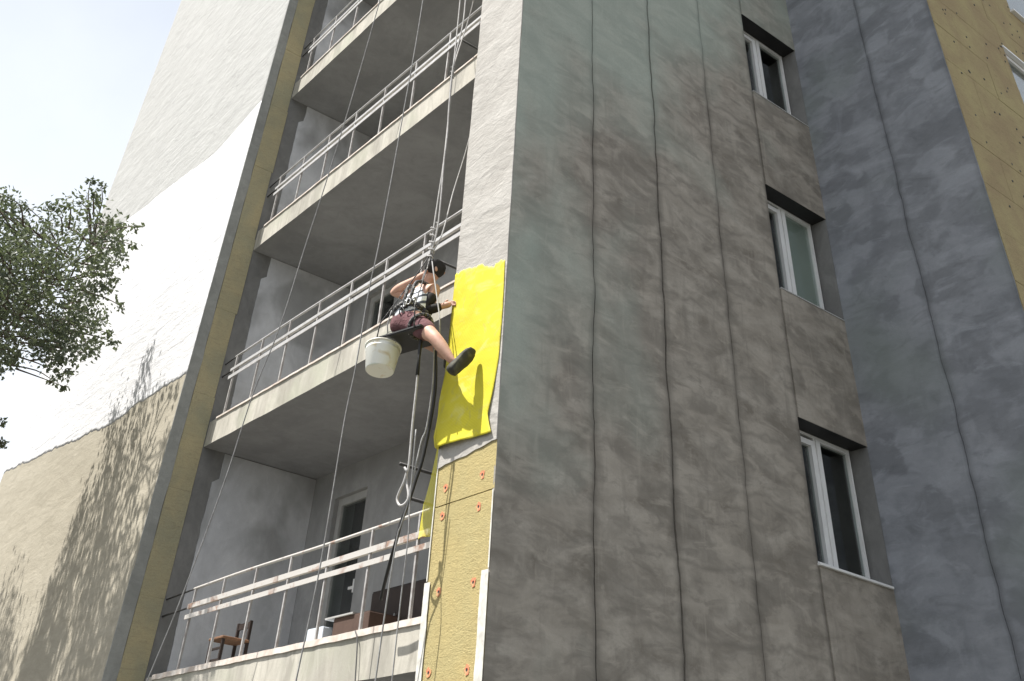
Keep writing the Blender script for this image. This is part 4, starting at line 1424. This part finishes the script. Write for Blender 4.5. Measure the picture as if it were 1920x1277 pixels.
# ------------------------------------------------------------------ tree
CL = [(-9.04,-1.43,7.52,0.26),(-6.94,-1.65,6.31,0.22),(-7.84,-2.56,8.25,0.26),(-9.58,-2.99,8.70,0.26),(-7.95,-1.84,8.90,0.26),(-7.49,-3.01,6.81,0.26),(-8.33,-2.99,6.39,0.07),(-8.42,-1.30,8.88,0.25),(-7.16,-2.07,6.86,0.26),(-7.05,-2.95,7.40,0.26),(-7.39,-3.58,8.19,0.14),(-6.84,-2.10,7.73,0.26),(-6.79,-1.62,7.46,0.22),(-6.80,-2.24,6.60,0.26),(-6.40,-1.57,6.32,0.17),(-7.52,-1.66,8.09,0.26),(-7.20,-3.91,8.00,0.09),(-9.19,-2.38,7.95,0.26),(-10.06,-2.68,7.41,0.26),(-9.82,-2.23,7.94,0.26),(-8.98,-2.02,6.74,0.15),(-7.01,-2.97,7.51,0.26),(-8.91,-3.55,8.62,0.26),(-6.94,-2.37,7.45,0.26),(-8.09,-1.62,6.89,0.22),(-6.73,-2.06,8.43,0.20),(-8.34,-2.67,6.57,0.26),(-8.80,-2.21,7.98,0.26),(-7.43,-2.55,7.93,0.26),(-10.11,-3.01,8.57,0.26),(-6.44,-2.59,7.36,0.26),(-10.03,-2.20,7.46,0.26),(-9.55,-2.02,7.35,0.26),(-8.68,-1.38,7.67,0.26),(-7.75,-2.37,6.88,0.26),(-9.00,-1.79,7.30,0.16),(-9.46,-2.04,6.82,0.10),(-8.10,-2.32,8.45,0.26),(-7.60,-1.60,6.82,0.26),(-8.24,-1.41,8.54,0.26),(-6.89,-2.30,7.10,0.26),(-6.81,-1.65,6.74,0.26),(-8.10,-1.35,7.74,0.26),(-9.20,-2.09,7.73,0.26),(-8.19,-3.70,8.19,0.14),(-7.91,-2.10,8.57,0.26),(-7.69,-3.70,8.06,0.22),(-6.61,-3.42,7.51,0.26),(-8.24,-2.37,8.06,0.26),(-8.73,-2.11,8.86,0.26),(-7.99,-3.50,7.43,0.07),(-8.69,-2.76,8.99,0.16),(-7.94,-2.25,8.11,0.26),(-9.02,-1.92,7.13,0.17),(-8.05,-2.90,8.54,0.26),(-7.04,-2.34,6.14,0.22),(-9.18,-2.98,7.58,0.26),(-6.89,-1.51,7.87,0.18),(-9.46,-2.41,8.75,0.26),(-7.90,-2.67,8.65,0.09),(-8.71,-2.46,8.51,0.26),(-6.99,-3.17,7.56,0.26),(-8.21,-1.90,7.92,0.26),(-7.83,-2.68,7.30,0.26),(-6.17,-1.85,6.83,0.26),(-9.77,-2.66,8.29,0.26),(-8.97,-2.99,6.86,0.11),(-8.55,-1.69,7.38,0.26),(-9.20,-2.44,8.37,0.26),(-7.41,-1.25,7.18,0.07),(-8.07,-2.19,7.52,0.26),(-8.10,-2.98,8.49,0.26),(-6.03,-2.17,8.17,0.08),(-8.31,-0.99,7.27,0.12),(-10.83,-2.85,7.70,0.14),(-8.24,-2.92,6.47,0.20),(-9.02,-1.16,6.94,0.09),(-9.77,-3.18,8.66,0.26),(-8.08,-2.76,8.55,0.26),(-6.22,-3.14,7.81,0.10),(-9.41,-1.49,7.62,0.26),(-7.92,-3.17,7.45,0.26),(-7.81,-3.09,6.67,0.22),(-9.06,-1.65,8.24,0.26),(-7.26,-2.07,7.06,0.26),(-6.38,-1.85,7.11,0.26),(-9.08,-2.88,8.22,0.26),(-9.38,-2.61,7.32,0.26),(-7.52,-3.08,6.65,0.26),(-8.88,-2.34,6.75,0.26),(-7.07,-2.48,6.36,0.26),(-9.85,-2.36,6.81,0.10),(-9.52,-3.18,9.19,0.26),(-6.91,-1.68,6.51,0.26),(-6.71,-2.24,7.57,0.26),(-6.90,-2.83,7.31,0.26),(-8.53,-1.04,7.79,0.14),(-8.62,-1.91,6.89,0.10),(-8.68,-1.76,7.83,0.26),(-6.87,-3.71,7.47,0.16),(-8.05,-1.14,8.13,0.07),(-10.20,-3.28,8.17,0.07),(-7.55,-2.03,7.76,0.26),(-7.49,-2.19,6.36,0.20),(-6.85,-3.00,6.95,0.26),(-8.36,-1.08,8.66,0.09),(-8.16,-2.94,6.92,0.26),(-6.86,-1.75,6.72,0.26),(-7.59,-3.35,8.34,0.17),(-7.55,-2.76,7.36,0.26),(-8.82,-3.24,8.41,0.26),(-5.93,-1.97,7.20,0.26),(-9.47,-3.58,9.15,0.15),(-6.93,-3.62,7.41,0.22),(-7.65,-2.94,7.51,0.26),(-9.75,-3.72,9.34,0.07),(-8.24,-2.95,7.42,0.26),(-7.93,-3.09,8.52,0.25),(-5.49,-2.04,7.54,0.19),(-8.12,-2.09,7.77,0.26),(-9.12,-2.22,7.65,0.26),(-6.81,-1.53,8.04,0.13),(-5.85,-2.03,7.68,0.26),(-7.29,-1.33,6.75,0.15),(-7.36,-2.40,7.10,0.26),(-7.96,-3.26,7.46,0.26),(-8.85,-1.29,8.12,0.26),(-8.28,-1.48,7.20,0.26),(-7.07,-1.60,6.93,0.26),(-6.11,-1.87,7.38,0.26),(-7.90,-2.62,6.93,0.26),(-9.32,-2.85,7.06,0.24),(-7.37,-2.60,7.66,0.26),(-10.12,-3.12,7.82,0.10),(-7.12,-2.16,8.60,0.13),(-7.77,-2.40,7.68,0.26),(-5.90,-1.88,7.19,0.26),(-9.05,-1.83,8.24,0.26),(-7.07,-2.88,7.88,0.26),(-8.11,-2.86,7.25,0.26),(-6.72,-2.03,8.00,0.26),(-8.76,-3.39,8.80,0.23),(-7.74,-1.46,8.83,0.10),(-9.77,-2.20,7.70,0.26),(-7.03,-2.24,7.01,0.26),(-8.19,-3.53,7.78,0.14),(-7.84,-1.84,6.82,0.16),(-8.11,-1.75,7.29,0.26),(-6.48,-3.32,7.83,0.17),(-9.22,-2.31,7.80,0.26),(-8.67,-1.70,8.76,0.26),(-7.20,-2.65,6.56,0.26),(-9.21,-1.09,7.94,0.26),(-7.44,-2.29,8.31,0.26),(-8.34,-1.30,9.02,0.19),(-10.15,-2.59,7.79,0.26),(-8.39,-1.57,7.86,0.26),(-9.92,-2.41,7.87,0.26),(-10.01,-3.02,7.87,0.24),(-8.12,-2.47,7.82,0.26),(-8.53,-3.73,8.49,0.15),(-9.17,-2.73,7.58,0.26),(-9.91,-3.13,8.07,0.24),(-7.43,-1.42,8.61,0.13),(-7.15,-3.56,7.68,0.26),(-8.84,-1.09,7.59,0.25),(-9.06,-0.93,7.80,0.12),(-8.21,-3.04,7.79,0.26),(-6.50,-2.45,7.34,0.26),(-8.22,-2.03,8.20,0.26),(-7.91,-2.72,8.07,0.26),(-8.25,-1.34,7.14,0.26),(-5.96,-1.70,7.00,0.12),(-8.31,-2.63,8.45,0.26),(-7.08,-3.54,7.43,0.26),(-6.72,-2.65,6.94,0.26),(-8.32,-2.14,6.93,0.26),(-8.82,-1.39,6.96,0.11),(-9.74,-1.75,7.22,0.14),(-7.62,-3.02,7.42,0.26),(-6.15,-2.45,7.94,0.11),(-10.94,-2.73,7.42,0.12),(-6.49,-2.54,8.01,0.12),(-8.62,-2.54,8.52,0.26),(-10.26,-2.81,8.21,0.26),(-9.66,-1.90,8.11,0.26),(-7.73,-2.80,7.11,0.26),(-6.98,-2.04,6.66,0.26),(-8.49,-2.33,7.77,0.26),(-6.41,-2.85,7.22,0.26),(-9.30,-2.92,9.01,0.26),(-9.49,-3.16,8.01,0.26),(-7.10,-1.91,6.47,0.14),(-8.46,-2.52,7.72,0.26),(-6.96,-3.08,7.04,0.26),(-7.31,-3.42,7.37,0.26),(-8.44,-1.13,8.43,0.18),(-6.61,-3.49,7.64,0.26),(-8.08,-1.48,7.59,0.26),(-7.70,-2.48,6.15,0.10),(-9.55,-1.89,7.84,0.26),(-6.91,-1.72,6.44,0.26),(-7.96,-2.35,6.27,0.10),(-6.89,-1.94,6.89,0.26),(-9.26,-2.97,7.86,0.26),(-8.51,-2.72,7.66,0.26),(-8.48,-1.76,8.26,0.26),(-5.89,-1.94,7.53,0.26),(-9.52,-2.79,8.49,0.26),(-7.42,-3.51,7.50,0.24),(-9.34,-1.62,6.20,0.06),(-9.50,-1.50,5.96,0.06),(-6.98,-2.13,8.87,0.06),(-6.91,-1.99,8.85,0.06),(-6.88,-1.35,8.42,0.06),(-7.54,-1.02,7.54,0.06),(-7.84,-0.88,7.15,0.06),(-7.82,-0.99,7.24,0.06),(-8.58,-1.16,6.63,0.06),(-8.63,-1.31,6.68,0.06),(-7.04,-1.28,8.22,0.06),(-10.85,-2.11,6.69,0.26),(-8.37,-5.02,8.55,0.26),(-7.46,-4.46,7.35,0.26),(-12.51,-3.12,6.05,0.26),(-9.81,-5.21,9.20,0.26),(-8.79,-5.14,6.39,0.26),(-8.37,-2.76,7.06,0.26),(-12.25,-4.80,7.64,0.26),(-9.17,-5.04,8.32,0.26),(-8.89,-3.23,7.96,0.26),(-9.41,-3.30,8.48,0.26),(-7.02,-4.84,7.75,0.26),(-8.32,-3.05,7.35,0.26),(-8.84,-2.86,7.02,0.26),(-9.62,-4.31,5.94,0.26),(-10.72,-3.73,6.36,0.26),(-8.08,-3.29,5.89,0.26),(-6.47,-3.64,8.08,0.26),(-10.94,-5.53,7.50,0.26),(-8.75,-3.88,8.92,0.26),(-9.63,-5.12,6.48,0.26),(-9.22,-4.39,9.18,0.26),(-10.79,-4.49,7.02,0.26),(-12.30,-3.34,6.26,0.26),(-11.27,-5.27,8.40,0.26),(-9.91,-5.41,7.30,0.26),(-8.22,-3.61,9.01,0.26),(-7.54,-3.17,5.77,0.26),(-9.47,-3.25,8.61,0.26),(-10.39,-3.88,8.07,0.26),(-9.74,-4.03,8.23,0.26),(-10.57,-3.73,6.56,0.26),(-8.14,-4.09,8.55,0.26),(-7.90,-2.92,5.47,0.26),(-7.96,-4.18,6.72,0.26),(-9.42,-3.71,8.85,0.26),(-9.57,-4.01,7.91,0.26),(-7.72,-5.33,7.17,0.26),(-10.42,-3.54,7.28,0.26),(-8.68,-4.34,7.16,0.26),(-9.16,-3.80,7.90,0.26),(-9.62,-3.55,7.76,0.26),(-6.42,-4.04,7.79,0.26),(-10.16,-5.41,7.19,0.26),(-8.96,-3.39,7.40,0.26),(-10.62,-3.08,7.26,0.26),(-11.30,-3.34,6.87,0.26),(-9.66,-4.95,9.80,0.26),(-6.26,-3.56,7.66,0.26),(-8.55,-5.48,8.44,0.26),(-10.12,-4.30,6.16,0.26),(-8.04,-2.81,6.21,0.26),(-9.35,-4.59,7.23,0.26),(-11.75,-5.75,7.67,0.26),(-10.77,-2.82,6.10,0.26),(-11.59,-2.48,6.34,0.26),(-9.37,-3.52,7.84,0.26),(-11.03,-2.86,6.04,0.26),(-8.36,-5.00,8.05,0.26),(-11.77,-4.55,6.81,0.26),(-11.85,-5.08,7.50,0.26),(-9.40,-5.49,8.91,0.26),(-8.28,-5.31,8.13,0.26),(-6.97,-5.15,7.76,0.26),(-12.00,-2.98,5.84,0.26),(-9.14,-3.87,5.13,0.26),(-11.99,-5.31,7.08,0.26),(-10.16,-3.64,6.00,0.26),(-9.06,-2.77,6.95,0.26),(-9.95,-5.29,7.32,0.26),(-7.50,-3.89,7.94,0.26),(-8.04,-4.22,8.97,0.26),(-11.05,-4.67,6.65,0.26),(-10.66,-4.87,6.14,0.26),(-12.07,-3.93,6.14,0.26),(-8.85,-4.38,6.01,0.26),(-9.15,-5.07,9.05,0.26),(-7.20,-2.93,6.16,0.26),(-9.29,-4.24,7.24,0.26),(-9.69,-5.66,7.88,0.26),(-9.86,-5.02,6.13,0.26),(-8.56,-5.61,8.40,0.26),(-10.03,-5.32,8.59,0.26),(-10.17,-5.25,9.40,0.26),(-10.24,-4.31,6.41,0.26),(-8.78,-5.38,7.56,0.26),(-8.30,-3.33,7.04,0.26),(-10.70,-3.44,5.99,0.26),(-10.57,-4.00,6.76,0.26),(-8.17,-4.61,6.90,0.26),(-9.79,-3.62,5.55,0.26),(-10.54,-4.38,6.91,0.26),(-11.22,-5.31,7.70,0.26),(-8.18,-2.82,5.26,0.26),(-9.92,-5.09,6.35,0.26),(-8.03,-4.75,8.91,0.26),(-10.81,-5.59,8.08,0.26),(-11.87,-3.34,6.27,0.26),(-8.79,-3.24,5.56,0.26),(-9.76,-4.68,8.09,0.26),(-12.47,-3.93,6.64,0.26),(-9.69,-3.08,8.30,0.26),(-8.51,-3.53,9.18,0.26),(-8.14,-3.70,7.08,0.26),(-11.97,-5.44,8.14,0.26),(-9.75,-5.03,8.32,0.26),(-9.83,-4.15,6.71,0.26),(-8.24,-3.06,6.34,0.26),(-9.82,-4.04,6.91,0.26),(-8.58,-2.57,6.01,0.26),(-8.82,-4.43,6.29,0.26),(-9.20,-4.70,8.11,0.26),(-8.07,-2.36,5.89,0.26),(-7.16,-3.31,7.60,0.26),(-10.68,-2.05,6.95,0.26),(-8.52,-2.76,5.92,0.26),(-8.06,-5.50,7.27,0.26),(-10.83,-4.67,6.30,0.26),(-10.56,-2.35,6.23,0.26),(-10.28,-2.65,5.77,0.26),(-9.15,-4.39,6.60,0.26),(-7.23,-5.06,7.85,0.26),(-11.78,-5.31,8.38,0.26),(-11.47,-3.48,6.22,0.26),(-8.58,-4.33,7.72,0.26),(-11.85,-4.45,7.14,0.26),(-7.17,-3.87,7.45,0.26),(-8.26,-5.28,7.68,0.26),(-8.56,-3.61,6.62,0.26),(-9.99,-4.16,9.12,0.26),(-11.59,-5.14,7.06,0.26),(-10.51,-3.50,7.87,0.26),(-8.04,-3.54,5.97,0.26),(-10.44,-5.19,7.34,0.26),(-10.42,-4.83,6.02,0.26),(-11.11,-4.22,7.61,0.26),(-10.65,-4.66,7.09,0.26),(-7.98,-4.18,7.58,0.26),(-10.52,-4.07,7.02,0.26),(-10.58,-5.39,7.42,0.26),(-7.31,-4.62,7.19,0.26),(-8.96,-5.56,8.25,0.26),(-7.19,-3.95,8.60,0.26),(-7.54,-3.51,6.13,0.26),(-11.34,-5.56,8.64,0.26),(-9.11,-4.89,8.08,0.26),(-9.49,-5.03,8.83,0.26),(-9.21,-3.62,7.40,0.26),(-10.52,-2.41,5.67,0.26),(-11.37,-5.55,7.32,0.26),(-11.75,-3.42,6.44,0.30),(-10.23,-3.74,7.95,0.30),(-8.60,-3.31,8.15,0.30),(-9.77,-5.46,7.67,0.30),(-10.21,-6.23,8.37,0.30),(-12.30,-4.29,7.22,0.30),(-9.67,-3.06,6.94,0.30),(-8.52,-4.51,7.43,0.30),(-8.24,-5.04,8.17,0.30),(-10.05,-4.07,8.55,0.30),(-8.94,-5.84,7.03,0.30),(-10.24,-3.36,9.39,0.30),(-9.49,-5.00,8.45,0.30),(-10.68,-3.50,7.79,0.30),(-10.88,-4.28,7.89,0.30),(-11.81,-4.25,4.81,0.30),(-11.92,-2.85,5.81,0.30),(-9.96,-3.94,9.08,0.30),(-10.97,-5.02,5.90,0.30),(-12.71,-5.08,8.44,0.30),(-8.51,-4.91,5.85,0.30),(-11.95,-3.67,6.99,0.30),(-12.88,-4.14,5.94,0.30),(-11.17,-3.05,7.31,0.30),(-9.70,-3.18,8.66,0.30),(-8.27,-4.01,6.12,0.30),(-13.06,-4.58,7.20,0.30),(-11.10,-5.10,9.34,0.30),(-10.98,-5.12,8.49,0.30),(-12.21,-4.60,5.12,0.30),(-12.24,-2.01,7.71,0.30),(-10.72,-3.47,7.96,0.30),(-10.74,-4.85,5.34,0.30),(-12.26,-5.09,7.06,0.30),(-12.39,-2.66,7.01,0.30),(-10.44,-5.19,8.17,0.30),(-9.98,-6.27,6.73,0.30),(-9.06,-3.83,5.64,0.30),(-12.54,-4.50,9.08,0.30),(-8.73,-4.29,8.52,0.30),(-10.94,-2.51,6.09,0.30),(-11.66,-4.95,5.46,0.30),(-12.31,-4.18,6.46,0.30),(-12.08,-4.65,9.34,0.30),(-10.34,-3.12,9.26,0.30),(-12.46,-3.17,8.36,0.30),(-10.24,-4.36,8.21,0.30),(-11.23,-5.63,5.70,0.30),(-8.46,-4.93,6.66,0.30),(-12.02,-2.98,7.06,0.30),(-10.11,-4.89,6.09,0.30),(-11.90,-3.77,7.12,0.30),(-10.91,-3.44,6.97,0.30),(-8.48,-4.53,8.56,0.30),(-8.57,-3.70,7.55,0.30),(-9.31,-3.30,5.57,0.30),(-9.86,-5.02,5.87,0.30),(-11.60,-4.54,7.98,0.30),(-8.69,-3.35,5.70,0.30),(-10.09,-5.21,9.04,0.30),(-10.27,-3.31,5.29,0.30),(-9.09,-5.21,7.69,0.30),(-9.59,-5.05,5.93,0.30),(-11.75,-2.10,7.89,0.30),(-11.00,-3.97,7.88,0.30),(-10.41,-3.81,9.49,0.30),(-10.87,-4.60,6.96,0.30),(-11.53,-3.08,7.48,0.30),(-9.53,-4.04,7.54,0.30),(-9.63,-4.93,5.24,0.30),(-9.18,-3.13,8.42,0.30),(-11.45,-5.91,8.40,0.30),(-12.36,-3.49,8.08,0.30),(-9.31,-3.85,9.52,0.30),(-12.29,-3.21,6.78,0.30),(-10.42,-5.14,5.75,0.30),(-10.59,-3.77,9.15,0.30),(-10.30,-4.25,7.85,0.30),(-10.17,-4.66,5.93,0.30),(-9.88,-4.76,4.79,0.30),(-12.60,-4.88,8.03,0.30),(-10.02,-4.29,8.68,0.30),(-11.77,-4.92,8.36,0.30),(-9.90,-4.58,9.05,0.30),(-10.67,-2.29,6.24,0.30),(-9.98,-3.61,9.55,0.30),(-11.70,-4.75,5.22,0.30),(-10.86,-3.10,6.33,0.30),(-9.89,-5.30,8.25,0.30),(-8.70,-3.83,5.70,0.30),(-12.71,-5.59,7.75,0.30),(-12.14,-4.28,4.97,0.30),(-10.53,-3.46,6.19,0.30),(-10.42,-4.13,8.55,0.30),(-10.45,-3.63,7.42,0.30),(-8.76,-3.76,8.88,0.30),(-9.78,-4.81,5.17,0.30),(-9.45,-3.30,6.95,0.30),(-12.06,-4.86,9.28,0.30),(-9.63,-4.76,6.97,0.30),(-9.88,-5.27,7.57,0.30),(-12.42,-5.50,7.33,0.30),(-11.23,-2.47,5.32,0.30),(-8.64,-5.32,6.31,0.30),(-9.81,-5.67,6.76,0.30),(-12.61,-5.38,6.27,0.30),(-12.62,-3.44,7.21,0.30),(-11.96,-5.35,5.31,0.30),(-10.73,-5.35,8.46,0.30),(-11.00,-2.52,6.92,0.30),(-10.63,-5.34,8.39,0.30),(-11.55,-2.52,8.14,0.30),(-11.29,-4.83,7.51,0.30),(-8.45,-3.40,8.03,0.30),(-11.06,-4.27,9.30,0.30),(-10.58,-3.81,6.14,0.30),(-9.98,-4.30,9.32,0.30),(-9.12,-3.99,5.88,0.30),(-9.08,-3.57,8.99,0.30),(-9.65,-3.21,5.94,0.30),(-11.26,-4.79,6.56,0.30),(-8.66,-4.54,8.60,0.30),(-10.44,-2.95,5.77,0.30),(-12.18,-4.80,6.90,0.30),(-11.27,-2.34,7.64,0.30),(-12.03,-4.95,7.14,0.30),(-10.33,-4.77,7.40,0.30),(-10.56,-5.71,7.30,0.30),(-10.86,-5.61,6.81,0.30),(-9.07,-3.61,6.25,0.30)]  # last, largest clusters: unseen foliage added to block sky from the lower wall
tree = tag(empty('tree', (-10.2, -3.3, 0)), 'leafy tree with small dark leaves at the left edge before the white wall', 'tree')
trunk_pts = [(-10.2, -3.3, -0.05), (-10.15, -3.28, 0.5), (-10.0, -3.25, 2.2), (-9.95, -3.1, 4.0), (-9.75, -3.05, 5.4), (-9.6, -3.0, 6.3)]
tp_ = spline(trunk_pts, 5)
bm = bmesh.new()
add_tube(bm, tp_, [0.20 - 0.12 * q / (len(tp_) - 1) + (0.06 if q == 0 else 0) for q in range(len(tp_))], 12)
obj('trunk', to_mesh(bm, 'trunk'), 'bark', tree, True)
rnd = random.Random(11)
prim = [(-8.4, -1.9, 7.9), (-7.6, -1.7, 8.3), (-9.3, -2.2, 8.4), (-10.6, -3.6, 8.6), (-11.4, -3.4, 7.5), (-9.6, -4.4, 7.8), (-10.4, -2.3, 8.0), (-9.5, -3.0, 9.0)]
limbs = []
for q, e in enumerate(prim):
    s0 = Vector(tp_[rnd.choice((-1, -3, -5, -7))])
    e = Vector(e)
    mid = s0.lerp(e, 0.5) + Vector((rnd.uniform(-.2, .2), rnd.uniform(-.2, .2), rnd.uniform(-.05, .3)))
    L_ = spline([s0, mid, e], 6)
    limbs += L_[3:]
    bm = bmesh.new()
    add_tube(bm, L_, [0.026 - 0.020 * k / (len(L_) - 1) for k in range(len(L_))], 7)
    obj('limb', to_mesh(bm, 'limb'), 'bark', tree, True)
tw = bmesh.new()
lv, lf, tone = [], [], []
for (x, y, z_, r_) in CL:
    c0 = Vector((x, y, z_))
    near = min(limbs, key=lambda p_: (p_ - c0).length + max(0, p_.z - c0.z) * 0.5)
    if (near - c0).length > 0.7:
        near = c0 + (near - c0).normalized() * 0.7
    if (near - c0).length > 0.03:
        mid = near.lerp(c0, 0.55) + Vector((rnd.uniform(-.08, .08), rnd.uniform(-.08, .08), rnd.uniform(0, .1)))
        add_tube(tw, spline([near, mid, c0], 3), [0.013, 0.012, 0.010, 0.009, 0.007, 0.006, 0.004], 5, False)
    nl = int(8 + (260 if x > -9.4 else 680) * r_)  # extra leaves on the outer clusters added to deepen the wall shade
    cl_tone = rnd.uniform(0.0, 0.8)
    for q in range(nl):
        d = Vector((rnd.gauss(0, 1), rnd.gauss(0, 1), rnd.gauss(0, 0.85)))
        p_ = c0 + d * r_ * 0.55
        ax = Vector((rnd.gauss(0, 1), rnd.gauss(0, 1), rnd.gauss(-0.55, 0.7))).normalized()
        sd = ax.cross(Vector((rnd.gauss(0, 1), rnd.gauss(0, 1), rnd.gauss(0, 1)))).normalized()
        nm = ax.cross(sd)
        ln = rnd.uniform(0.05, 0.095)
        wd = ln * rnd.uniform(0.22, 0.32)
        k = len(lv)
        lv += [p_, p_ + ax * ln * 0.45 + sd * wd + nm * 0.008, p_ + ax * ln, p_ + ax * ln * 0.45 - sd * wd + nm * 0.008]
        lf += [(k, k + 1, k + 2), (k, k + 2, k + 3)]
        t_ = min(1, max(0, cl_tone + rnd.uniform(-0.25, 0.35)))
        tone += [t_, t_]
obj('twigs', to_mesh(tw, 'twigs'), 'bark', tree)['kind'] = 'stuff'
me = bpy.data.meshes.new('crown')
me.from_pydata(lv, [], lf)
at_ = me.attributes.new('tone', 'FLOAT', 'FACE')
at_.data.foreach_set('value', tone)
obj('crown', me, 'leaf', tree)['kind'] = 'stuff'
